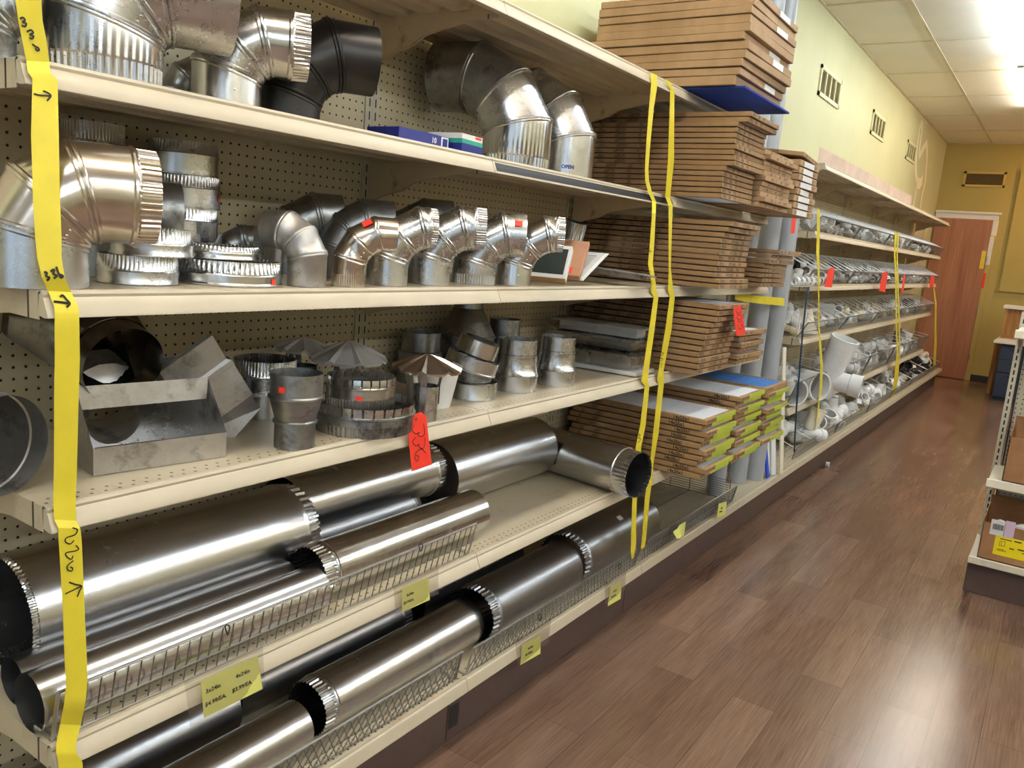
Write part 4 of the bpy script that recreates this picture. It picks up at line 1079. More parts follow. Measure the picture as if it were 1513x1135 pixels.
wrapped('lower plastic wrapped grille of the pile beside the reducers', (cx_, cy_, Z2+.0185), (.38, .19, .07), .06, 'galv', GW)
wrapped('middle plastic wrapped grille of the pile beside the reducers', (cx_-.005, cy_+.02, Z2+.092), (.38, .19, .045), -.03, 'galv', GW)
wrapped('wrapped white trough topping the pile beside the reducers', (cx_-.01, cy_+.01, Z2+.142), (.40, .15, .045), .04, 'whitegrille', GW)
# ------------------------------------------------------------------ tapes, tags, labels, wire fences
def ribbon(mb, rows):
    """rows: (left px, right px, X plane)"""
    v = []
    for (xl, yl), (xr, yr), X in rows:
        v += [at(xl, yl, X=X), at(xr, yr, X=X)]
    n = len(rows)
    f = [(2*i, 2*i+1, 2*i+3, 2*i+2) for i in range(n-1)]
    back = [p + Vector((-.0006, 0, 0)) for p in v]
    mb.add(v, f); mb.add(back, [q[::-1] for q in f])
    return mb
def smooth_rows(rows, k=4):
    out = []
    for i in range(len(rows)-1):
        a, b = rows[i], rows[i+1]
        for j in range(k):
            t_ = j/k
            out.append(tuple((tuple(a[q][c]*(1-t_)+b[q][c]*t_ for c in (0, 1)) if q < 2 else a[2]*(1-t_)+b[2]*t_) for q in (0, 1, 2)))
    return out + [rows[-1]]
XL4, XL = A4+.018, A+.018
rows = [(y, a, b) for y, a, b in ((-40, 20, 58), (0, 23, 61), (30, 27, 63), (60, 33, 69), (90, 39, 73), (106, 41, 74), (116, 48, 85), (200, 46, 87), (260, 48, 88), (300, 49, 89), (350, 52, 91), (380, 55, 91), (410, 62, 96),
    (430, 71, 105), (452, 80, 116), (463, 81, 117), (530, 81, 118), (600, 80, 116), (680, 80, 114), (740, 79, 112), (768, 80, 113), (780, 86, 119), (800, 87, 121), (900, 93, 125), (985, 96, 129), (1010, 98, 129), (1040, 95, 126),
    (1070, 89, 119), (1100, 83, 112), (1112, 83, 113), (1125, 86, 122), (1180, 88, 124))]
def XP(y):
    pts = [(-40, XL4), (90, XL4-.012), (108, XL4), (300, XL4*.4+XL*.6), (410, XL-.008), (430, XL-.014), (460, XL), (740, XL-.010), (752, XL-.016), (780, XL), (1040, XL), (1075, XL-.014), (1110, XL), (1180, XL)]
    for (a, xa), (b, xb) in zip(pts, pts[1:]):
        if a <= y <= b: return xa+(xb-xa)*(y-a)/(b-a)
    return XL
mb = MB(); ribbon(mb, smooth_rows([((a, y), (b, y+1.5), XP(y)) for y, a, b in rows], 3))
root = mb.build('caution_tape', M['tape'], None, .4)
tag(root, 'wide yellow tape with 336 hung down the left shelf ends', 'yellow tape')
def scribble(parent, strokes, w, lift=.0015, name='handwriting', X=None, mat='ink'):
    """pen strokes given where the photo shows them, lying on the tape or tag"""
    mb = MB()
    for st in strokes:
        # Catmull-Rom smoothing
        P = [Vector((x, y, 0)) for x, y in st]; Q = []
        for i in range(len(P)-1):
            p0, p1, p2, p3 = P[max(i-1, 0)], P[i], P[i+1], P[min(i+2, len(P)-1)]
            for j in range(5):
                t_ = j/5
                Q.append(.5*((2*p1)+(p2-p0)*t_+(2*p0-5*p1+4*p2-p3)*t_*t_+(3*p1-p0-3*p2+p3)*t_**3))
        Q.append(P[-1])
        W = [at(q.x, q.y, X=(X if X is not None else XP(q.y))+lift) for q in Q]; v = []
        for i, q in enumerate(W):
            d = (W[min(i+1, len(W)-1)]-W[max(i-1, 0)]); d.normalize(); u_ = Vector((0, -d.z, d.y))
            if u_.length < 1e-6: u_ = Vector((0, 1, 0))
            u_.normalize(); v += [q-u_*w, q+u_*w]
        mb.add(v, [(2*i, 2*i+1, 2*i+3, 2*i+2) for i in range(len(W)-1)])
    return mb.build(name, M[mat], parent)
def c1(x, y): return x/3.7825, y/3.7825            # from the enlarged corner view
def c2(x, y, oy): return x/3.7825, oy+y/3.7825
scribble(root, [[c1(112, 105), c1(128, 98), c1(140, 112), c1(128, 124), c1(146, 130), c1(140, 148), c1(120, 142)],
                [c1(150, 178), c1(172, 168), c1(186, 182), c1(168, 194), c1(188, 202), c1(178, 216), c1(164, 210)],
                [c1(180, 246), c1(196, 258), c1(214, 268), c1(218, 280), c1(206, 282), c1(200, 268)]], .0014)
scribble(root, [[c1(190, 524), c1(220, 532), c1(282, 536)], [c1(240, 508), c1(266, 518), c1(284, 536), c1(262, 564)]], .0013)
scribble(root, [[c2(246, 575, 250), c2(262, 580, 250), c2(258, 598, 250), c2(276, 606, 250), c2(262, 624, 250)],
                [c2(282, 572, 250), c2(302, 562, 250), c2(300, 586, 250), c2(318, 596, 250), c2(300, 612, 250)],
                [c2(314, 545, 250), c2(326, 580, 250), c2(340, 606, 250), c2(352, 598, 250), c2(336, 588, 250)]], .0018)
scribble(root, [[c2(300, 740, 250), c2(340, 744, 250), c2(390, 752, 250)], [c2(336, 715, 250), c2(350, 706, 250), c2(372, 730, 250), c2(390, 752, 250), c2(372, 772, 250)]], .0019)
scribble(root, [[c2(405, 492, 650), c2(432, 502, 650), c2(420, 530, 650), c2(372, 548, 650), c2(366, 570, 650), c2(392, 582, 650), c2(414, 562, 650)],
                [c2(424, 590, 650), c2(440, 610, 650), c2(418, 622, 650), c2(370, 632, 650), c2(372, 652, 650), c2(398, 668, 650), c2(408, 648, 650)],
                [c2(412, 676, 650), c2(380, 700, 650), c2(378, 726, 650), c2(400, 734, 650), c2(406, 718, 650), c2(392, 712, 650)]], .0011)
scribble(root, [[c2(364, 862, 650), c2(410, 840, 650), c2(455, 818, 650)], [c2(386, 796, 650), c2(420, 808, 650), c2(456, 818, 650), c2(444, 846, 650), c2(432, 878, 650)]], .0013)
def strand(label, rows):
    mb = MB(); ribbon(mb, rows); o = mb.build('yellow_ribbon', M['tape'], None, .4); tag(o, label, 'yellow tape', 'yellow tapes across the shelves'); return o
U4, U3 = XL4, XL
s1 = strand('left strand of yellow tape hanging before the filters', [((961, 107), (971, 111), U4), ((962, 125), (971, 128), U4), ((959, 160), (966, 161), U4), ((955, 211), (961, 211), U4), ((953, 250), (958, 250), U4), ((953.5, 268), (959, 268), U4), ((957, 282), (963, 283), U4), ((963.5, 297), (969.5, 298), U4),
   ((963.5, 315), (969, 315), U3), ((960.5, 356), (967, 356), U3), ((957.5, 390), (964.5, 390), U3), ((963, 422), (969.5, 422), U3), ((962, 432), (970, 432), U3), ((966, 438), (973, 439), U3), ((959, 488), (967, 488), U3), ((950, 548), (958.5, 548), U3), ((947.5, 564), (957, 562), U3), ((953, 570), (959.5, 570), U3), ((946, 628), (954, 628), U3), ((939.5, 660), (947.5, 660), U3),
   ((936, 710), (943, 710), U3), ((934, 750), (940.5, 750), U3), ((932, 815), (939.5, 810), U3), ((933.5, 827), (936, 824), U3)])
s2 = strand('right strand of yellow tape hanging before the filters', [((983, 117), (990, 121), U4), ((990.5, 132), (996.5, 134), U4), ((987, 238), (996, 239), U4), ((983, 290), (990, 293), U4), ((988, 304), (994, 304), U3), ((988, 369), (991.8, 369), U3), ((988.3, 398), (991.3, 398), U3), ((987, 430), (995, 430), U3), ((990, 438), (997, 440), U3), ((983, 488), (992, 488), U3),
   ((973, 548), (980.5, 548), U3), ((971, 561), (981, 559), U3), ((973, 568), (981, 567), U3), ((965, 641), (973, 641), U3), ((961, 681), (966, 681), U3), ((956, 715), (963, 715), U3), ((953, 735), (960, 735), U3), ((949, 790), (955, 790), U3), ((947, 812), (953, 808), U3)])
def k3(x, y): return 650+x/3.7825, 250+y/3.7825
scribble(s1, [[k3(1168, 458), k3(1184, 460)], [k3(1176, 445), k3(1175, 470)], [k3(1172, 565), k3(1180, 575), k3(1174, 585), k3(1182, 598)], [k3(1180, 620), k3(1188, 632), k3(1186, 648)]], .001, X=U3)
def k4(x, y): return 600+x/3.7825, 430+y/3.7825
scribble(s1, [[k4(1292, 800), k4(1310, 805), k4(1298, 820), k4(1312, 830), k4(1294, 850)]], .0014, X=U3)
scribble(s2, [[k4(1430, 345), k4(1440, 350), k4(1428, 362)], [k4(1424, 375), k4(1436, 380), k4(1424, 392)], [k4(1422, 405), k4(1430, 412), k4(1424, 430)]], .0014, X=U3)
# red numbered tags
def redtag(label, px, X, group, hole=None):
    P = [at(x, y, X=X) for x, y in px]; mb = MB(); n = len(P)
    B = [p + Vector((-.0008, 0, 0)) for p in P]
    mb.add(P+B, [tuple(range(n)), tuple(range(2*n-1, n-1, -1))] + [(i, n+i, n+(i+1) % n, (i+1) % n) for i in range(n)])
    o = mb.build('lot_tag', M['red'], None); tag(o, label, 'red tag', group)
    if hole:
        c = at(*hole, X=X+.0012); mb = MB(); q = [c + Vector((0, math.cos(2*PI*k/16), math.sin(2*PI*k/16)))*.0042 for k in range(16)]; q2 = [c + Vector((0, math.cos(2*PI*k/16), math.sin(2*PI*k/16)))*.002 for k in range(16)]
        loft(mb, [q, q2]); mb.build('eyelet', M['darkwire'], o)
    return o
def k2(x, y): return 300+x/3.7825, 450+y/3.7825
TG = 'red numbered tags'
tt = redtag('red tag marked 336 hanging from the third shelf', [k2(1143, 632), k2(1158, 622), k2(1218, 601), k2(1248, 625), k2(1262, 760), k2(1279, 893), k2(1168, 932), k2(1152, 780)], XL+.006, TG, k2(1192, 640))
scribble(tt, [[k2(1182, 672), k2(1170, 700), k2(1186, 722), k2(1210, 715), k2(1200, 728), k2(1220, 738), k2(1240, 720), k2(1232, 665)],
              [k2(1190, 742), k2(1172, 768), k2(1190, 790), k2(1208, 780), k2(1206, 792), k2(1226, 806), k2(1240, 786), k2(1240, 745)],
              [k2(1246, 832), k2(1222, 808), k2(1192, 826), k2(1184, 856), k2(1198, 876), k2(1208, 852), k2(1190, 844)]], .0010, X=XL+.006)
def k5(x, y): return 830+x/3.7825, 250+y/3.7825
tt = redtag('red tag marked 335 hanging before the third shelf filters', [k5(959, 770), k5(1001, 762), k5(1015, 840), k5(1029, 922), k5(976, 932), k5(966, 850)], -1.105, TG, k5(978, 778))
scribble(tt, [[k5(972, 792), k5(984, 806), k5(1000, 800), k5(1000, 788)], [k5(980, 806), k5(986, 818), k5(1002, 812)],
              [k5(976, 826), k5(988, 842), k5(1004, 834), k5(1002, 822)], [k5(984, 842), k5(990, 854), k5(1006, 848)],
              [k5(984, 868), k5(988, 890), k5(1002, 894), k5(1008, 878), k5(1002, 866)], [k5(1010, 862), k5(1016, 892)]], .0013, X=-1.105)
# yellow price labels in clear sleeves
def onplane(o_pt, e1, e2):
    n_ = e1.cross(e2).normalized(); e2 = n_.cross(e1).normalized()
    return Matrix(((e1.x, e2.x, n_.x, o_pt.x), (e1.y, e2.y, n_.y, o_pt.y), (e1.z, e2.z, n_.z, o_pt.z), (0, 0, 0, 1)))
def pricelabel(label, px, X, lines, sleeve=None, group='yellow price labels'):
    """px: top left, top right, bottom right, bottom left; lines: (u, v, size, text)"""
    P = [at(x, y, X=X) for x, y in px]; mb = MB(); B = [p + Vector((-.0006, 0, 0)) for p in P]
    mb.add(P+B, [(3, 2, 1, 0), (4, 5, 6, 7), (0, 1, 5, 4), (1, 2, 6, 5), (2, 3, 7, 6), (3, 0, 4, 7)])
    o = mb.build('price_label', M['label'], None); tag(o, label, 'price label', group)
    e1 = (P[1]-P[0]).normalized(); e2 = (P[0]-P[3])
    Wd = (P[1]-P[0]).length; Hd = e2.length
    for u_, v_, sz, s in lines:
        me = text_mesh(s, sz, M['ink'], .0002)
        q = link('price_print', me, o); pt = P[0]*(1-u_)+P[1]*u_ + (P[3]-P[0])*v_ + Vector((.0008, 0, 0))
        q.matrix_world = onplane(pt, e1, e2)
    if sleeve:
        Q = [at(x, y, X=X+.003) for x, y in sleeve]; n_ = 6; mb = MB(); g_ = []
        for i in range(n_+1):
            t_ = i/n_
            for j in range(n_+1):
                s_ = j/n_
                pt = (Q[0]*(1-s_)+Q[1]*s_)*(1-t_)+(Q[3]*(1-s_)+Q[2]*s_)*t_
                g_.append(pt + Vector((.004*math.sin(3*s_+t_*2), 0, 0)))
        mb.add(g_, [(i*(n_+1)+j, i*(n_+1)+j+1, (i+1)*(n_+1)+j+1, (i+1)*(n_+1)+j) for i in range(n_) for j in range(n_)])
        mb.build('clear_sleeve', M['film'], o, 3)
    return o
XS = XL+.004
pricelabel('price label reading 3x24in and 4x24in at the low shelf front', [(296.6, 1007), (380.7, 969), (388, 1018), (301.4, 1061.5)], XS, [(.06, .33, .0130, '3x24in'), (.03, .67, .0130, '$4.99/EA.'), (.58, .30, .0130, '4x24in'), (.50, .64, .0130, '$3.99/EA.')],
           [(272, 1008), (388, 950), (394, 1016), (279, 1074)])
pricelabel('price label reading 5x24in at the low shelf front', [(594, 869), (633.6, 853), (635, 886.6), (594, 905)], XS, [(.16, .38, .0105, '5x24in'), (.05, .66, .0105, '$5.99/EA.')], [(580, 862), (648, 832), (650, 878), (583, 910)])
XB = A+.012
pricelabel('price label hanging below the base rail, near the shelf seam', [(771.5, 953), (799, 939), (798.5, 966), (768.7, 983)], XB, [(.33, .35, .0120, '6x24in'), (.22, .62, .0120, '$6.99/EA.')], [(760, 945), (815, 912), (812, 950), (764, 985)])
pricelabel('price label below the base rail, left of the tape end', [(902, 867), (918.6, 858), (917, 885), (898, 896)], XB, [(.3, .36, .0120, '7x24in'), (.2, .62, .0120, '$8.99/EA.')], [(893, 862), (926, 840), (925, 872), (893, 893)])
pricelabel('price label on the base rail, farther along toward the pipes', [(1062, 744.5), (1074, 741), (1071.5, 761), (1059, 765.5)], XB+.01, [(.3, .38, .0120, '8x24in'), (.2, .62, .0120, '$9.99/EA.')])
# curled label
P = [at(994, 786, X=XB+.02), at(1004, 776, X=XB+.03), at(1014, 770, X=XB+.012)]; P2 = [at(1000, 796, X=XB+.05), at(1007, 793, X=XB+.05), at(1010, 793, X=XB+.015)]
mb = MB(); loft(mb, [[P[0], (P[0]+P[1])/2+Vector((.006, 0, .002)), P[1], (P[1]+P[2])/2, P[2]], [P2[0], (P2[0]+P2[1])/2+Vector((.006, 0, -.002)), P2[1], (P2[1]+P2[2])/2, P2[2]]], False)
tag(mb.build('price_label', M['label'], None, 3), 'curled yellow label peeling off the base rail', 'price label')
# stickers on the goods
def sticker(parent, c, r, az, z, w=.013, h=.009):
    mb = MB(); n_ = 5; a, b = [], []
    for i in range(n_):
        t_ = az + (i/(n_-1)-.5)*w/r
        a.append((r*1.004*math.cos(t_), r*1.004*math.sin(t_), z)); b.append((r*1.004*math.cos(t_), r*1.004*math.sin(t_), z+h))
    loft(mb, [a, b], False); return mb.build('red_sticker', M['red'], parent, 3)
toward = lambda c: math.atan2(-c.y, -c.x)
sticker(q7, None, red_at[1]+.001, toward(red_at[0])-.55, .128, .016, .013)
sticker(tc, None, sc2[1], toward(sc2[0])-.05, .031, .016, .011)
cwl = Vector(cw.location); sticker(cw, None, cap_r+.0005, toward(cwl)+.95, .004, .014, .012)
sticker(third_collar[0], None, third_collar[2]+.0008, toward(third_collar[1])+1.2, .02, .008, .012)
def elbow_sticker(root, cen, d, w, nrm, a=.011, b=.009):
    cen = cen + nrm*.0012; mb = MB()
    mb.add([cen-d*a-w*b, cen+d*a-w*b, cen+d*a+w*b, cen-d*a+w*b], [(0, 1, 2, 3)]); mb.build('red_sticker', M['red'], root)
def elbow_frame(r, Lb, Lg, Le, th=PI/6):
    P_ = Vector((0, 0, Lb*r)); d1 = Vector((math.sin(th), 0, math.cos(th))); d2 = Vector((math.sin(2*th), 0, math.cos(2*th)))
    J2 = P_+d1*Lg*r; J3 = J2+d2*Lg*r; return J2, J3, d2
def rad_of(e): return max(abs(v.co.y) for c_ in e.children for v in c_.data.vertices)
r_ = rad_of(ec)/1.03; J2, J3, d2 = elbow_frame(r_, 1.6, 1.15, 1.1)
nr = (Vector((-math.cos(PI/3), 0, math.sin(PI/3)))*.80 + Vector((0, -1, 0))*.6).normalized()
elbow_sticker(ec, J2.lerp(J3, .72)+nr*(r_+.001), d2, nr.cross(d2), nr)
r_ = rad_of(er)/1.03; J2, J3, d2 = elbow_frame(r_, 1.05, .95, .9)
nr = Vector((0, -.86, .5)); dx_ = Vector((1, 0, 0))
elbow_sticker(er, J3+dx_*(.5*r_)+nr*(r_+.001), dx_, nr.cross(dx_), nr)
# wire fences along the shelf fronts
def fence(label, x, y0, y1, z0, h, lean, pitch=.0254, group='wire fences along the shelf fronts', n_mid=1, cross=0):
    o = empty('wire_fence', (x, y0, z0), 0, label, 'wire fence', group); Ln = y1-y0
    for nm_, t_, r in (('bottom_wire', 0, .0022), ('top_wire', 1, .003)):
        mb = MB(); tube(mb, [(lean*t_, 0, .003+h*t_), (lean*t_, Ln, .003+h*t_)], r, 8); mb.build(nm_, M['steel'], o, .6)
    if n_mid:
        mb = MB(); tube(mb, [(lean*.4, 0, h*.4), (lean*.4, Ln, h*.4)], .0018, 6); mb.build('middle_wire', M['steel'], o, .6)
    mb = MB(); k_ = int(Ln/pitch)
    for i in range(k_+1):
        y = i*pitch
        tube(mb, [(0, y, .003), (lean, min(Ln, y+cross), h+.003)], .0015, 5, caps=False)
        if cross: tube(mb, [(.0026, min(Ln, y+cross), .003), (lean+.0026, y, h+.003)], .0015, 5, caps=False)  # crossing wires added in place of the uprights' shadows and reflections
    s = mb.build('upright_wire', M['darkwire'], o, .6); s['kind'] = 'stuff'
    for y in (.0, Ln):
        mb = MB(); tube(mb, [(-.06, y, .003), (.0, y, .004), (lean, y, h+.003)], .003, 6); mb.build('end_wire', M['steel'], o, .6)
    return o
fence('wire fence at the front of the low shelf, before the pipes', A-.018, yk(0)+.012, yk(0)+L*.985, Z1, .098, .022)
fence('wire fence on the base deck below the first price label', A-.028, yk(0)+.02, yk(1)-.02, Z0, .095, .02, cross=.055)
fence('wire fence on the base deck before the widest pipe', A-.02, yk(1)+.02, yk(2)-.03, Z0, .092, .02, cross=.055)
fence('wire fence on the empty base deck before the grey pipes', A-.028, yk(2)+.03, yk(3)-.02, Z0, .095, .02, cross=.055)
# black ties on the fences
def tie(label, px, X):
    c = at(*px, X=X); mb = MB(); tube(mb, [c+Vector((.004+.006*math.cos(a), .002*math.sin(a*2), -.004+.011*math.sin(a))) for a in [2*PI*k/12 for k in range(12)]], .0014, 6, closed=True)
    tag(mb.build('cable_tie', M['black'], None, 3), label, 'cable tie', 'black ties on the wire fences')
tie('black tie on the fence above the 3x24in label', (334, 927), A+.012)
tie('black tie on the fence above the 5x24in label', (620, 806), A+.012)
tie('black tie on the base fence above the seam side label', (796, 910), A+.008)
tie('black tie on the base fence near the yellow tape ends', (914, 835), A+.008)

# white sticker on the widest bottom pipe, blue stamp on the backward elbow
jp = next(o for o in bpy.data.objects if o.parent is None and str(o.get('label', '')).startswith('widest bottom pipe'))
mb = MB(); a_ = []; b_ = []
for i in range(5):
    t_ = .98+.20*i/4; a_.append((.1107*math.cos(t_), .35, .1107*math.sin(t_))); b_.append((.1107*math.cos(t_), .385, .1107*math.sin(t_)))
loft(mb, [a_, b_], False); mb.build('white_sticker', M['paper'], jp, 3)
e2m = Vector(e2_.location); ee = math.atan2(-e2m.y, -e2m.x); rr_ = .0835
for c_ in e2_.children:
    if c_.name.startswith('base_collar'): rr_ = max(math.hypot(v.co.x, v.co.y) for v in c_.data.vertices if v.co.z < .02)
me = text_mesh('OPEN', .016, M['blueink'], .0006)
aw = ee+.12-e2_.rotation_euler.z
for v in me.vertices:
    f_ = aw + (v.co.x-.022)/rr_; zz_ = v.co.y+.03; rad_ = rr_+.0008+v.co.z
    v.co = (rad_*math.cos(f_), rad_*math.sin(f_), zz_)
link('blue_stamp', me, e2_)
# ------------------------------------------------------------------ tall grey pipes between the filters and the baskets
M['pvcgrey'] = plain('grey blue pipe plastic', lin(162, 165, 168), .35, var=.05, scale=3)
def tallpipe(label, edge_x, X, top, d=.112, y=470):
    p = at(edge_x-13, y, X=X); r = d/2
    o = empty('tall_pipe', (p.x, p.y, Z0+.001), 0, label, 'pipe', 'tall grey pipes')
    mb = MB(); lathe(mb, [(r*.9, .0), (r, 0), (r, top-.12), (r, top-.10), (r*1.06, top-.09), (r*1.06, top), (r*.98, top), (r*.98, top-.3)], 48); mb.build('pipe_wall', M['pvcgrey'], o, .5); return o
tallpipe('front grey pipe, standing nearest the wire baskets', 1159, -1.40, 1.66)
tallpipe('second grey pipe, left of the one nearest the baskets', 1134, -1.45, 1.64, .108)
tallpipe('tallest grey blue pipe, rising past the brown cartons to the ceiling', 1178, -1.68, 3.1, y=10)
tallpipe('tall grey blue pipe behind, seen left of the tallest one above the cartons', 1157, -1.69, 3.05, .12, y=10)
tallpipe('grey pipe standing back by the lime ended filters', 1119, -1.58, 1.62, .105)
tallpipe('grey pipe nearest the lime ended filters, partly behind their end', 1103, -1.46, 1.48, .10)
# yellow strap round the pipes
mb = MB(); rows = []
for (x, y0, y1, X) in ((1086, 433, 443, -1.36), (1100, 434.5, 446, -1.345), (1112, 436, 447.5, -1.345), (1125, 437.5, 449, -1.335), (1142, 439, 450.5, -1.325), (1152, 440, 451.5, -1.33), (1159, 441, 452, -1.345)):
    rows += [at(x, y0, X=X), at(x, y1, X=X)]
n_ = len(rows)//2
mb.add(rows, [(2*i, 2*i+1, 2*i+3, 2*i+2) for i in range(n_-1)]); mb.add([p+Vector((-.0008, .0005, 0)) for p in rows], [(2*i, 2*i+2, 2*i+3, 2*i+1) for i in range(n_-1)])
tag(mb.build('pipe_strap', M['tape'], None, 3), 'yellow tape strapped around the tall grey pipes', 'yellow tape')
# leaning trim strips
M['cream'] = plain('cream trim plastic', lin(228, 220, 196), .4, var=.03)
M['bluetrim'] = plain('bright blue plastic', lin(20, 70, 200), .35, var=.05)
def slat(label, foot, top, w, mat, t=.006):
    d = (Vector(top)-Vector(foot)); o = empty('trim_strip', foot, 0, label, 'trim strip', 'leaning trim strips')
    mb = MB(); box(mb, (-t, -w/2, 0), (t, w/2, d.length), c=.002); s = mb.build('strip_body', M[mat], o)
    s.rotation_euler = d.to_track_quat('Z', 'X').to_euler(); return o
slat('cream trim strip leaning in front of the first wire baskets, with black tie', (-1.30, 5.08, Z0+.004), (-1.40, 5.12, 1.03), .032, 'cream')
slat('white trim strip behind the cream one, left of the wire baskets', (-1.33, 5.02, Z0+.004), (-1.42, 5.06, .80), .04, 'white')
slat('narrow white strip between the grey pipe and the cream strip', (-1.35, 4.97, Z0+.004), (-1.43, 5.01, .74), .03, 'white')
slat('blue strip at the foot of the white strips', (-1.335, 4.93, Z0+.004), (-1.42, 4.93, .62), .045, 'bluetrim')
# wire floor tray in the empty bay
o = empty('wire_tray', (A-.04, yk(2)+.24, Z0+.002), 0, 'empty wire tray on the base deck beneath the lime ended filters', 'wire tray')
mb = MB(); W_, L_ = -.46, .93
for i in range(46): y = L_*i/45; tube(mb, [(0, y, .012), (W_, y, .012)], .0016, 5, caps=False)
s = mb.build('floor_wire', M['darkwire'], o, .6); s['kind'] = 'stuff'
for x in (-.02, W_/2, W_):
    mb = MB(); tube(mb, [(x, 0, .009), (x, L_, .009)], .0028, 6); mb.build('rail_wire', M['darkwire'], o, .6)
for i in range(9):
    mb = MB(); tube(mb, [(0, L_+.01, .012+.013*i), (W_, L_+.01, .012+.013*i)], .0018, 5); mb.build('end_wire', M['darkwire'], o, .6)
for i in range(5):
    mb = MB(); x = W_*i/4; tube(mb, [(x, L_+.012, .005), (x, L_+.012, .13)], .0024, 6); mb.build('end_post', M['darkwire'], o, .6)
# ------------------------------------------------------------------ basket bays
ZB = [2.185, 1.755, 1.412, 1.055, .575]
bl = ['canopy shelf over the wire baskets', 'shelf under the highest row of wire baskets', 'shelf under the second row of wire baskets', 'shelf under the third row of wire baskets', 'low shelf under the fourth row of wire baskets']
pos_ = ['nearest bay', 'second bay', 'middle bay', 'fourth bay', 'farthest bay']
for k in range(4, 9):
    for i, z in enumerate(ZB):
        fr = (-1.42, -1.42, -1.42, -1.42, -1.43)[i]
        shelf(k, z, fr, '%s, %s' % (bl[i], pos_[k-4]), y1=(yk(9)+.28 if k == 8 and i == 0 else None), ribs=(i in (0, 1)), brackets=True)
# flashing lying on the canopy
o = empty('metal_flashing', (-1.50, 5.65, ZB[0]+.002), 0, 'long metal flashing standing on the canopy shelf against the green wall', 'flashing')
mb = MB(); prism(mb, [(0, 0), (.0015, .0), (.0015, .115), (.0, .115)], 'y', 0, 3.72); mb.build('upright_leg', plain('pinkish coated metal', lin(206, 182, 166), .45, var=.12, scale=6), o)
mb = MB(); prism(mb, [(0, 0), (.05, 0), (.05, .0015), (0, .0015)], 'y', 0, 3.72); mb.build('flat_leg', M['galv_dusty'], o)
M['wirewhite'] = plain('white coated wire', (.86, .86, .85), .3, 0, var=.03)
M['greywire'] = plain('grey zinc wire', lin(128, 126, 120), .35, .5, var=.1)
def make_basket(Ln, hf, hb, dep, lean, ndiv, pitch=.04, dk=1.0, mv=None):
    """wire basket: floor, leaning front, sloping side panels and dividers"""
    o = empty('wire_basket')
    r1 = .0028
    mb = MB(); tube(mb, [(0, 0, .004), (lean, .0, hf), (lean, Ln, hf), (0, Ln, .004)], r1*1.25, 6)
    for t_ in (.35,): tube(mb, [(lean*t_, 0, hf*t_), (lean*t_, Ln, hf*t_)], r1, 6, caps=False)
    n = int(Ln/pitch)
    for i in range(1, n): y = Ln*i/n; tube(mb, [(0, y, .004), (lean, y, hf)], .0013, 5, caps=False)
    tube(mb, [(0, 0, .004), (0, Ln, .004)], r1, 6, caps=False)
    mb.build('front_panel', M['greywire'], o, .6)
    mb = MB()
    for i in range(6): x = -dep*(i+.5)/6; tube(mb, [(x, 0, .004), (x, Ln, .004)], .0016, 5, caps=False)
    mb.build('floor_panel', M['darkwire'], o, .6)
    for j in range(ndiv+1):
        y = Ln*j/ndiv
        mb = MB(); tube(mb, [(lean*.9, y, hf-.003), (-dep*.55, y, hb), (-dep, y, hb)], r1*dk, 6)
        m = mv or int(dep/.09)
        for i in range(m):
            x = -dep*(i+.5)/m; zt = hb if -x > dep*.55 else hf+(hb-hf)*min(1, (-x+lean)/(dep*.55+lean))
            tube(mb, [(x, y, .004), (x, y, zt)], .0012, 5, m=1, caps=False)
        mb.build('side_panel' if j in (0, ndiv) else 'divider', [M['wirewhite'], M['greywire']], o, .6)
    return o
rows_ = [(ZB[1], -1.42, .10, .185, .30, .05, 7, 'highest'), (ZB[2], -1.42, .10, .20, .30, .05, 7, 'second'), (ZB[3], -1.42, .11, .20, .30, .06, 6, 'third'), (ZB[4], -1.43, .19, .22, .30, .06, 3, 'fourth'), (Z0, -1.335, .085, .17, .40, .02, 3, 'bottom')]
for (z, xf, hf, hb, dep, lean, nd, rn) in rows_:
    proto = None
    ks = range(4, 9) if rn != 'bottom' else range(4, 10)
    for k in ks:
        if proto is None: proto = b = make_basket(L-.03, hf, hb, dep, lean, nd, dk=1.7 if rn in ('highest', 'second') else 1.0, mv=1 if rn in ('highest', 'second') else None)
        else: b = dup(proto)
        b.location = (xf-.022, yk(k)+.015, z+.001)
        pn = {4: 'nearest the grey pipes', 5: 'second from the grey pipes', 6: 'in the middle', 7: 'fourth from the grey pipes', 8: 'fifth from the grey pipes', 9: 'at the door end'}[k]
        tag(b, 'wire basket of the %s row, %s' % (rn, pn), 'wire basket', 'wire baskets of the %s row' % rn)
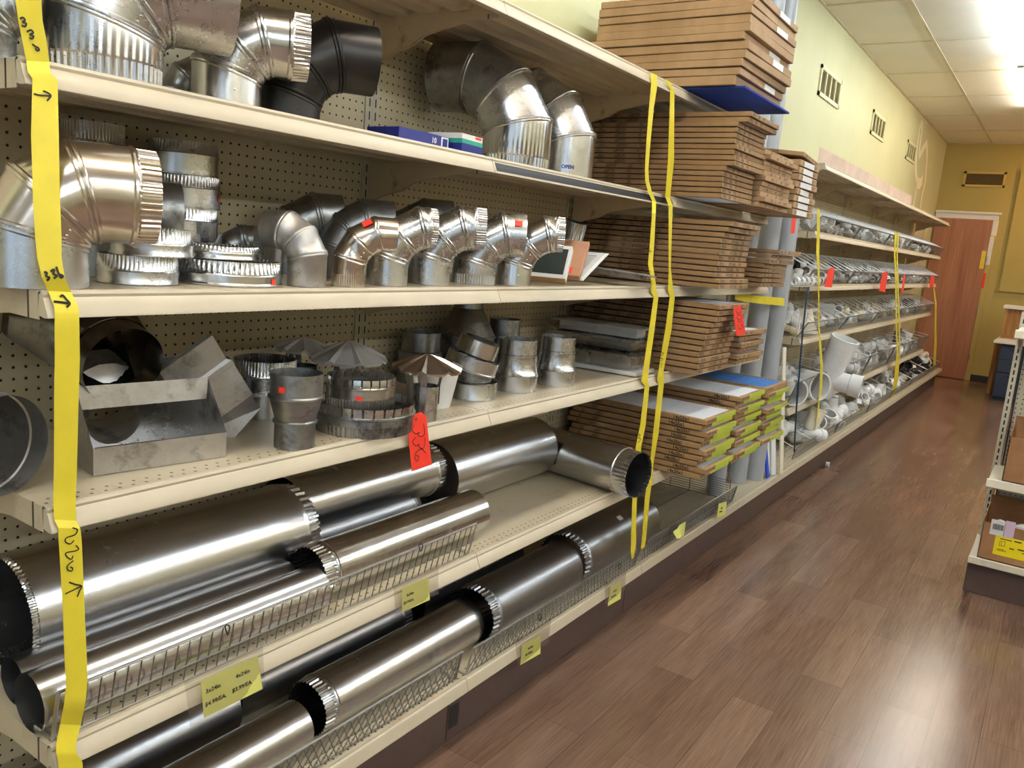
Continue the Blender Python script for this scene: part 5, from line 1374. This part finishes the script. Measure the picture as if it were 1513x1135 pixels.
# plastic fittings: one of each kind, then copies
M['pvc'] = plain('white pvc', lin(232, 232, 230), .35, var=.03)
M['pvcwarm'] = plain('cream pvc', lin(222, 210, 176), .4, var=.04)
M['pvcclear'] = plain('cloudy bag plastic', lin(164, 162, 156), .2, var=.2, scale=30, bump=.5)
M['pvcdark'] = plain('black fittings plastic', lin(30, 30, 32), .4)
M['chrome'] = plain('small plated fitting', (.6, .6, .6), .2, .9, var=.1)
def fit_coupling(mat):
    mb = MB(); lathe(mb, [(.84, -1), (1, -1), (1, -.08), (1.05, -.06), (1.05, .06), (1, .08), (1, 1), (.84, 1), (.82, 0), (.84, -1)], 24); return mb, 'pipe_coupling'
def sweep_fit(path, prof):
    """a bent hubbed pipe along path"""
    mb = MB(); P = [Vector(p) for p in path]; rings = []; up = Vector((0, 1, 0))
    for i, p in enumerate(P):
        d = (P[min(i+1, len(P)-1)]-P[max(i-1, 0)]).normalized(); v = up; u = v.cross(d).normalized()
        r = prof[i]; rings.append([p + (u*math.cos(2*PI*j/24)+v*math.sin(2*PI*j/24))*r for j in range(24)])
    r0 = [q for q in rings[0]]; c0 = P[0]
    inner = lambda ring, c, k: [c + (q-c)*k for q in ring]
    rings = [inner(rings[0], P[0], .7) , inner(rings[0], P[0], .84)] + rings + [inner(rings[-1], P[-1], .84), inner(rings[-2], P[-2], .7)]
    loft(mb, rings); return mb
def fit_elbow(mat):
    pth = [(0, 0, -1.2), (0, 0, -.45), (0, 0, -.42), (0, 0, -.2)] + [(.9*(1-math.cos(a)), 0, .9*math.sin(a)-.2) for a in [PI/2*i/6 for i in range(1, 7)]] + [(1.12, 0, .7), (1.15, 0, .7), (1.9, 0, .7)]
    pr = [.8, .8, .68, .66] + [.66]*6 + [.68, .8, .8]
    return sweep_fit(pth, pr), 'pipe_elbow'
def fit_wye(mat):
    mb, _ = fit_coupling(mat); v0 = len(mb.v)
    Mx = Matrix.Translation((.5, 0, .2)) @ Matrix.Rotation(math.radians(52), 4, 'Y')
    lathe(mb, [(.78, -.2), (.78, .55), (.86, .57), (.86, 1.2), (.74, 1.2), (.72, .4)], 24, M=Mx); return mb, 'pipe_wye'
def fit_cap(mat):
    mb = MB(); lathe(mb, [(.88, -.6), (1, -.6), (1, .35), (.9, .5), (.5, .6), (0, .62)], 24); return mb, 'pipe_plug'
def fit_bag(mat):
    mb = MB(); rnd = random.Random(3); rings = []
    for i in range(9):
        a = PI*i/8-PI/2; ring = []
        for j in range(20):
            f = 2*PI*j/20; r = (math.cos(a) if 0 < i < 8 else .12)*(1+.22*math.sin(3*f+i)+rnd.uniform(-.1, .1))
            ring.append(Vector((r*math.cos(f), r*.8*math.sin(f), math.sin(a)*1.1+rnd.uniform(-.06, .06))))
        rings.append(ring)
    loft(mb, rings, cap0=True, cap1=True); return mb, 'bagged_fittings'
FIT = {}
def fitting(kind, mat):
    if (kind, mat) not in FIT:
        mb, nm_ = {'c': fit_coupling, 'e': fit_elbow, 'w': fit_wye, 'p': fit_cap, 'b': fit_bag}[kind](mat)
        me_o = mb.build(nm_, M[mat], None, .6); FIT[kind, mat] = (me_o.data, nm_); bpy.data.objects.remove(me_o)
    me, nm_ = FIT[kind, mat]
    return link(nm_, me)
KW = {'c': 'coupling', 'e': 'elbow', 'w': 'wye', 'p': 'cap', 'b': 'bag of fittings'}
MW = {'pvc': 'white plastic', 'pvcwarm': 'cream plastic', 'pvcclear': 'cloudy plastic', 'pvcdark': 'black', 'chrome': 'grey metal'}
rnd = random.Random(21)
mixes = {'highest': [('b', 'pvcclear')]*4+[('c', 'pvc'), ('p', 'pvc')], 'second': [('c', 'chrome'), ('e', 'pvc'), ('c', 'pvc'), ('b', 'pvcclear'), ('p', 'pvc')], 'third': [('e', 'pvcwarm'), ('b', 'pvcclear'), ('e', 'pvc'), ('c', 'pvc'), ('b', 'pvcclear')],
         'fourth': [('e', 'pvc'), ('w', 'pvc'), ('c', 'pvc'), ('e', 'pvc'), ('p', 'pvc'), ('b', 'pvcclear')], 'bottom': [('e', 'pvc'), ('c', 'pvc'), ('w', 'pvc'), ('b', 'pvcclear'), ('p', 'pvc')]}
size_ = {'highest': .036, 'second': .028, 'third': .042, 'fourth': .062, 'bottom': .055}
place = {'highest': 'the highest basket row', 'second': 'the second basket row', 'third': 'the third basket row', 'fourth': 'the fourth basket row', 'bottom': 'the bottom basket row'}
for (z, xf, hf, hb, dep, lean, nd, rn) in rows_:
    ks = range(4, 9) if rn != 'bottom' else range(4, 10)
    s = size_[rn]
    for k in ks:
        dark = k >= 8 and rn in ('highest', 'third', 'bottom')
        n1 = {'highest': 10, 'second': 11, 'third': 8}.get(rn, 7)
        for layer in (0, 1, 2) if rn in ('highest', 'second') else (0, 1):
            for i in range(n1 if layer == 0 else n1-3):
                kind, mat = rnd.choice(mixes[rn])
                if rn in ('fourth', 'bottom') and layer == 0 and k == 4 and i < 2: continue
                if dark and rnd.random() < .6: mat = 'pvcdark'
                sc = s*rnd.uniform(.8, 1.2)
                if layer == 2: kind, mat = rnd.choice([('b', 'pvcclear'), ('b', 'pvcdark'), ('b', 'chrome'), ('p', 'pvc')]); sc = .036
                o = fitting(kind, mat)
                o.location = (xf-.03-s*1.2-rnd.uniform(0, .05)-layer*s*1.0-(.06 if layer == 2 else 0), yk(k)+.08+(L-.16)*(i+.5+(.5 if layer else 0))/n1+rnd.uniform(-.012, .012), z+.008+sc*1.12+layer*s*1.45)
                o.rotation_euler = (rnd.uniform(-.5, .5)+(PI/2 if rnd.random() < .5 else 0), rnd.uniform(-.5, .5), rnd.uniform(0, 6.28)); o.scale = (sc,)*3
                tag(o, '%s %s lying in the wire baskets of %s' % (MW[mat], KW[kind], place[rn]), 'pipe fitting', '%s %s pieces in %s' % (MW[mat], KW[kind], place[rn]))
# big recognisable pieces
p = at(1232, 535, X=-1.37)
o = empty('large_wye', (p.x, p.y, ZB[4]+.245), 0, 'largest white pipe wye, tilted in the fourth basket row near the rope', 'pipe fitting'); o.rotation_euler = (math.radians(6), math.radians(16), .1)
R_ = .092
mb = MB(); lathe(mb, [(R_*.9, -.25), (R_, -.25), (R_, .02), (R_*1.07, .04), (R_*1.12, .2), (R_*1.14, .215), (R_*1.02, .217), (R_*.98, .05), (R_*.9, -.2)], 48); mb.build('hub', M['pvc'], o, .5)
mb = MB(); lathe(mb, [(R_*.8, -.02), (R_*.8, .16), (R_*.9, .17), (R_*.9, .25), (R_*.8, .25), (R_*.76, .1)], 40, M=Matrix.Translation((.0, .0, -.12)) @ Matrix.Rotation(math.radians(80), 4, Vector((-.6, .8, 0)).normalized() if False else 'Y')); mb.build('branch', M['pvc'], o, .5)
p = at(1206, 556, X=-1.40)
o = empty('large_pipe_ring', (p.x, p.y, ZB[4]+.116), 0, 'wide white pipe end facing out through the first basket, beside the rope', 'pipe fitting')
mb = MB(); lathe(mb, [(.098, -.14), (.098, .02), (.105, .03), (.105, .05), (.094, .05), (.092, -.14)], 48, M=Matrix.Rotation(-.5, 4, 'Z') @ Matrix.Rotation(PI/2, 4, 'Y')); mb.build('ring_wall', M['pvc'], o, .5)
p = at(1178, 560, X=-1.44)
o = empty('large_pipe_ring', (p.x-.02, p.y-.02, ZB[4]+.106), 0, 'white pipe end lying left of the rope in the fourth basket row', 'pipe fitting')
mb = MB(); lathe(mb, [(.09, -.14), (.09, .03), (.097, .035), (.097, .05), (.086, .05), (.084, -.14)], 48, M=Matrix.Rotation(-.9, 4, 'Z') @ Matrix.Rotation(PI/2, 4, 'Y')); mb.build('ring_wall', M['pvc'], o, .5)
p = at(1204, 615, X=-1.38)
o = empty('plastic_cup', (p.x, p.y, Z0+.205), 0, 'pale open cup standing tilted in the bottom basket beside the rope', 'cup'); o.rotation_euler = (-.25, .2, 0)
mb = MB(); lathe(mb, [(0, -.09), (.045, -.09), (.06, .06), (.064, .065), (.064, .075), (.057, .075), (.042, -.085), (0, -.085)], 40); mb.build('cup_wall', M['cream'], o, .5)
o = empty('base_fitting', (p.x-.03, p.y-.03, Z0+.09), 0, 'white elbow under the pale cup in the bottom basket', 'pipe fitting')
q = fitting('e', 'pvc'); q.parent = o; q.scale = (.06,)*3; q.rotation_euler = (1.2, .2, 1)
# cream cone in the third row, first bay
p = at(1182, 470, X=-1.56)
o = empty('closet_flange', (p.x, p.y, ZB[3]+.006), 0, 'large pale cone shaped fitting in the first basket of the third row', 'pipe fitting')
mb = MB(); lathe(mb, [(.1, 0), (.135, 0), (.135, .012), (.12, .02), (.075, .165), (.07, .17), (.06, .17), (.1, .015)], 40); mb.build('flange_wall', M['cream'], o, .5)
p = at(1220, 462, X=-1.56)
o = empty('white_box', (p.x, p.y, ZB[3]+.006), .25, 'white carton standing behind the cone fitting in the third basket row', 'carton')
mb = MB(); box(mb, (-.06, -.05, 0), (.06, .05, .185), c=.003); mb.build('carton_body', M['paper'], o)
# white couplings lined up on the second row's front edge
for i in range(6):
    p = at(1176+7.6*i, 408, X=-1.385); o = fitting('c', 'pvc')
    y = 4.92+.083*i
    o.location = (-1.39, 5.50+.062*i-.35, ZB[2]+.03); o.rotation_euler = (PI/2, 0, 0); o.scale = (.027, .027, .029)
    o.location = (-1.385, p.y, ZB[2]+.028)
    tag(o, 'white coupling, %s of the row lined up at the basket shelf corner' % ['first', 'second', 'third', 'fourth', 'fifth', 'last'][i], 'pipe fitting', 'white couplings in a row')
mb = MB(); box(mb, (-1.43, at(1172, 408, X=-1.385).y-.03, ZB[2]-.006), (-1.36, yk(4)+.0, ZB[2]-.001), c=.001)
tag(mb.build('coupling_rail', M['almond'], None), 'narrow almond rail under the row of white couplings', 'rail')
# ropes and tapes on the basket bays
mb = MB(); P = [at(x, y, X=-1.335) for x, y in ((1195, 424), (1190, 455), (1186, 490), (1182, 540), (1177, 600), (1175, 635), (1173.5, 668))]
tube(mb, P, .0055, 8)
t = NT('blue green rope'); co = t.coord(); wv_ = t.n('ShaderNodeTexWave', i_Scale=22, bands_direction='Z'); mp = t.n('ShaderNodeMapping'); mp.inputs['Rotation'].default_value = (.5, .3, 0); t.l(co, mp.inputs[0]); t.l(mp.outputs[0], wv_.inputs[0])
t.col(t.mix(wv_.outputs['Fac'], lin(16, 34, 60), lin(46, 92, 120))); t.rough(.8); M['rope'] = t.m
tag(mb.build('rope', M['rope'], None, 3), 'dark blue rope hanging down the end of the wire baskets', 'rope')
def btape(label, rows, X):
    mb = MB(); ribbon(mb, [((a, y), (b, y), X) for y, a, b in rows]); tag(mb.build('yellow_ribbon', M['tape'], None, 3), label, 'yellow tape', 'yellow tapes across the baskets')
btape('yellow tape down the nearest wire baskets, beside the red tag', [(309, 1207.5, 1211.5), (345, 1207, 1211.5), (375, 1206, 1210.5), (400, 1208, 1211), (440, 1209, 1210.5), (476, 1208.8, 1210.5), (540, 1212, 1216), (575, 1211, 1214.5), (610, 1207, 1209.5), (652, 1203, 1206)], -1.352)
btape('left strand of the yellow tape pair in the middle of the baskets', [(344, 1322, 1325.5), (375, 1320.8, 1323.2), (410, 1322.5, 1325), (440, 1323, 1325), (480, 1323.5, 1325.5), (520, 1325, 1327), (560, 1321, 1325), (590, 1316, 1319)], -1.352)
btape('right strand of the yellow tape pair in the middle of the baskets', [(344, 1326, 1329), (375, 1324.5, 1326.5), (410, 1325.5, 1327.5), (440, 1326.5, 1328.2), (480, 1328, 1330), (520, 1328, 1330), (560, 1325, 1327), (585, 1319, 1322)], -1.352)
btape('yellow tape at the door end of the wire baskets', [(425, 1379, 1380.5), (448, 1381.5, 1384), (480, 1381, 1383.5), (510, 1380.5, 1384), (545, 1378.5, 1382)], -1.352)
for lab, px, X in (('red tag at the corner of the highest basket shelf, behind the cartons', [(1170, 321), (1176.5, 320), (1174, 345), (1168.5, 345)], -1.31), ('red tag on the second basket row, beside the white couplings', [(1224, 397), (1233, 395), (1229, 425), (1218, 424)], -1.348),
                   ('red tag in the middle of the second basket row', [(1304, 404), (1312, 401), (1308, 432), (1299, 430)], -1.348), ('thin red tag turned edgewise on the second basket row', [(1335, 407), (1338, 406), (1335, 432), (1332, 431)], -1.348),
                   ('red tag at the door end of the second basket row', [(1375, 408), (1381, 407), (1379, 424), (1373, 426)], -1.348)):
    redtag(lab, px, X, 'red tags on the baskets')
# ------------------------------------------------------------------ right gondola end, facing the camera
GX, GY = -.197, 4.505
M['almond_light'] = plain('pale almond enamel', lin(222, 212, 190), .38, var=.04)
XE = 1.9
root = empty('gondola_bay', (GX, GY, 0), 0, 'right shelving run with brown kick plate, cut by the right frame edge', 'shelving bay')
Wd = XE-GX
mb = MB(); box(mb, (.0, .05, 0), (Wd, .063, .165), c=.002); mb.build('kick_plate', M['kick'], root)
mb = MB(); box(mb, (0, .063, 0), (.012, .44, .165)); mb.build('end_panel', M['kick'], root)
mb = MB(); box(mb, (.002, .01, .165), (Wd, .45, .196), c=.002); mb.build('base_deck', M['almond_light'], root)
mb = MB(); box(mb, (-.0, -.0, .163), (Wd, .012, .199), c=.003); mb.build('base_rail', M['almond_light'], root)
# pegboard facing the camera: holes in x and z
t = NT('pegboard facing'); co = t.coord(); sx = t.n('ShaderNodeSeparateXYZ'); t.l(co, sx.inputs[0])
def cell2(s): return t.math('SUBTRACT', t.math('FRACT', t.math('DIVIDE', s, .0254)), .5)
ca, cb = cell2(sx.outputs[0]), cell2(sx.outputs[2])
dd = t.math('SQRT', t.math('ADD', t.math('MULTIPLY', ca, ca), t.math('MULTIPLY', cb, cb))); hole = t.ramp(dd, .15, .11)
t.col(t.mix(hole, lin(206, 198, 176), (.006, .005, .004))); t.rough(.55); M['peg2'] = t.m
mb = MB(); box(mb, (.05, .452, .2), (Wd, .464, 1.38)); mb.build('back_panel', M['peg2'], root)
t = NT('slotted upright facing'); co = t.coord(); sx = t.n('ShaderNodeSeparateXYZ'); t.l(co, sx.inputs[0])
m1 = t.ramp(t.math('ABSOLUTE', sx.outputs[0]), .0042, .003); fz = t.math('ABSOLUTE', t.math('SUBTRACT', t.math('FRACT', t.math('DIVIDE', sx.outputs[2], .0381)), .5)); m2 = t.ramp(fz, .33, .30); sl = t.math('MULTIPLY', m1, m2)
t.col(t.mix(sl, lin(210, 202, 182), (.006, .005, .005))); t.rough(.45); M['slots2'] = t.m
mb = MB(); box(mb, (-.016, 0, .2), (.016, .03, 1.40), c=.002); mb.build('upright', M['slots2'], root, loc=(.026, .435, 0))
mb = MB(); box(mb, (.05, .436, .2), (.056, .452, 1.38)); mb.build('upright_edge', M['black'], root)
def rshelf(label, x0, z, dep):
    o = empty('gondola_shelf', (GX+x0, GY+.45-dep, z), 0, label, 'shelf', 'shelves of the right run')
    mb = MB(); box(mb, (0, .006, -.03), (Wd-x0, dep, 0), c=.002); mb.build('deck', M['almond_light'], o)
    mb = MB(); prism(mb, [(.004, .002), (-.004, -.002), (-.012, -.036), (-.006, -.042), (.01, -.036), (.012, 0)], 'x', -.006, Wd-x0); mb.build('front_rail', M['almond_light'], o)
    for xx in (.004,):
        q = MB(); prism(q, [(dep*.15, -.03), (dep, -.03), (dep, -.12), (dep*.8, -.1)], 'x', xx, xx+.004); q.build('bracket', M['almond_worn'], o)
rshelf('pale shelf of the right run, under the upper cardboard box', .02, .590, .40)
rshelf('upper pale shelf of the right run, only its corner in view', .02, 1.325, .40)
def openbox(label, p0, size, az, parts=(), flaps=True, ragged=False):
    o = empty('cardboard_box', p0, az, label, 'cardboard box'); lx, ly, lz = size; t_ = .004
    for nm_, lo, hi in (('front_wall', (0, 0, 0), (lx, t_, lz)), ('back_wall', (0, ly-t_, 0), (lx, ly, lz+.06)), ('side_wall', (0, 0, 0), (t_, ly, lz+.02)), ('side_wall', (lx-t_, 0, 0), (lx, ly, lz)), ('bottom', (0, 0, 0), (lx, ly, t_))):
        mb = MB(); box(mb, lo, hi); mb.build(nm_, M['cardboard2'], o)
    return o
M['cardboard2'] = printed('kraft box board', lin(150, 108, 74), lin(172, 128, 90), [])
b1 = openbox('open cardboard box with yellow label on the base deck of the right run', (GX+.035, GY+.02, .1975), (.50, .36, .185), 0)
M['labelyellow'] = plain('bright yellow label', lin(250, 226, 20), .45, var=.02)
M['labelpink'] = plain('lilac label', lin(216, 190, 214), .5, var=.02)
def bl_(name, lo, hi, mat): mb = MB(); box(mb, lo, hi); return mb.build(name, M[mat], b1)
P1 = at(1471, 790, Y=GY+.019); P2 = at(1466, 818, Y=GY+.019); Q1 = at(1479, 769, Y=GY+.019)
bx, bz = b1.location.x, b1.location.z
yl = bl_('yellow_label', (P2.x-bx, -.0012, P2.z-bz), (P2.x-bx+.17, -.0002, P1.z-bz), 'labelyellow')
wl_ = bl_('white_label', (at(1461, 790, Y=GY).x-bx, -.0022, at(1461, 790, Y=GY).z-bz), (at(1486, 770, Y=GY).x-bx, -.0012, at(1465, 768, Y=GY).z-bz), 'paper')
ll_ = bl_('lilac_label', (at(1487, 770, Y=GY).x-bx, -.0022, at(1487, 796, Y=GY).z-bz), (at(1501, 775, Y=GY).x-bx, -.0012, at(1488, 771, Y=GY).z-bz), 'labelpink')
# bar code and print on the labels
mb = MB(); x0_ = at(1467, 775, Y=GY).x-bx; z0_ = at(1467, 783, Y=GY).z-bz; rr_ = random.Random(4); x_ = x0_
while x_ < x0_+.045:
    w_ = rr_.choice((.0008, .0012, .002)); box(mb, (x_, -.0030, z0_), (x_+w_, -.0023, z0_+.028)); x_ += w_+rr_.choice((.0008, .0014))
mb.build('bar_code', M['ink'], wl_)
lx0, lz1 = P2.x-bx, P1.z-bz; mb = MB()
for (u, v, w_, h_) in ((.02, -.012, .05, .004), (.08, -.009, .03, .006), (.015, -.072, .04, .002), (.015, -.066, .03, .002), (.065, -.05, .02, .005), (.10, -.045, .05, .006), (.12, -.06, .04, .004)):
    box(mb, (lx0+u, -.0019, lz1+v-h_), (lx0+u+w_, -.0013, lz1+v))
mb.build('label_print', M['ink'], yl)
mb = MB()
for a, b in (((.022, -.05), (.022, -.026)), ((.022, -.026), (.044, -.024)), ((.044, -.024), (.044, -.048)), ((.044, -.048), (.022, -.05)), ((.030, -.049), (.030, -.028))):
    tube(mb, [(lx0+a[0], -.0016, lz1+a[1]), (lx0+b[0], -.0016, lz1+b[1])], .0009, 5)
mb.build('label_symbol', M['ink'], yl)
b2 = openbox('taller cardboard box on the shelf of the right run', (GX+.075, GY+.06, .5915), (.48, .34, .22), 0)
for (x, y, z, s, lab) in ((.06, .05, .195, .02, 'crumpled white wrapping at the left corner of the labelled box'), (.17, .05, .195, .03, 'white packing foam sticking up in the labelled box')):
    mb = MB(); r_ = random.Random(int(s*1000)); rings = []
    for i in range(6):
        a = PI*i/5-PI/2; rings.append([Vector((s*1.6*max(.1, math.cos(a))*math.cos(2*PI*j/12)*(1+r_.uniform(-.2, .2)), s*.6*max(.1, math.cos(a))*math.sin(2*PI*j/12), s*.7*math.sin(a)+.2*s*math.cos(2*PI*j/12))) for j in range(12)])
    loft(mb, rings, cap0=True, cap1=True); o = mb.build('packing_scrap', M['paper'], None, .5); o.location = (bx+x, b1.location.y+y, bz+z-.012)
    tag(o, lab, 'packing')
# ------------------------------------------------------------------ desk at the far end
t = NT('golden oak'); co = t.coord(); k = t.noise(co, 1, 5, .6, (30, 30, 2.5))
t.col(t.mix(t.ramp(k, .35, .7), lin(140, 92, 40), lin(188, 134, 66))); t.rough(.45); M['oak'] = t.m
M['navyblue'] = plain('dark blue cabinet enamel', lin(38, 48, 66), .45, var=.06)
root = empty('service_desk', (-.70, 12.75, 0), 0, 'oak service desk with white top at the far end of the aisle', 'desk')
mb = MB(); box(mb, (-.02, -.06, 0), (.035, .7, .735), c=.002); mb.build('side_panel', M['oak'], root)
mb = MB(); box(mb, (-.0, -.72, .737), (1.6, .66, .765), c=.003); mb.build('desktop', M['trimwhite'], root)
mb = MB(); box(mb, (.05, .05, .767), (1.6, .075, 1.16)); mb.build('back_panel', M['oak'], root)
mb = MB(); box(mb, (.03, -.0, .767), (.06, .4, 1.16)); mb.build('hutch_side', M['oak'], root)
mb = MB(); box(mb, (.28, .0, .85), (.32, .05, 1.1)); mb.build('hutch_post', M['oak'], root)
mb = MB(); box(mb, (.0, -.05, 1.16), (1.6, .42, 1.2), c=.003); mb.build('hutch_top', M['trimwhite'], root)
root = empty('drawer_cabinet', (-.615, 12.08, 0), 0, 'dark blue drawer cabinet under the desk at the far end', 'drawer cabinet')
mb = MB(); box(mb, (0, .02, .04), (.42, .6, .73), c=.004); mb.build('cabinet_body', M['navyblue'], root)
for z0_, z1_ in ((.05, .36), (.37, .53), (.54, .70)):
    mb = MB(); box(mb, (.006, 0, z0_), (.414, .018, z1_), c=.004); d_ = mb.build('drawer', M['navyblue'], root)
    mb = MB(); box(mb, (.12, -.006, z1_-.045), (.30, -.001, z1_-.03), c=.001); mb.build('handle', M['black'], d_)
mb = MB(); box(mb, (0.01, .03, 0), (.41, .58, .038)); mb.build('plinth', M['black'], root)
# tape roll left on the floor by the kick plate
p = at(1232, 673, X=-1.30)
o = empty('tape_roll', (-1.335, p.y, .019), 0, 'small pale roll lying on the floor against the basket kick plate', 'roll')
mb = MB(); lathe(mb, [(.011, -.012), (.019, -.012), (.019, .012), (.011, .012), (.011, -.012)], 24, M=Matrix.Rotation(PI/2, 4, 'Y')); mb.build('roll_wall', M['paper'], o, .5)
# black tape on the kick plate
P = [at(664, 1045, X=-1.3665), at(679, 1037, X=-1.3665), at(676, 1070, X=-1.3665), at(662, 1079, X=-1.3665)]
mb = MB(); mb.add(P, [(0, 3, 2, 1)]); mb.add([p_+Vector((-.0006, 0, 0)) for p_ in P], [(0, 1, 2, 3)])
tag(mb.build('black_tape', M['black'], None), 'strip of black tape on the brown kick plate below the seam', 'tape')
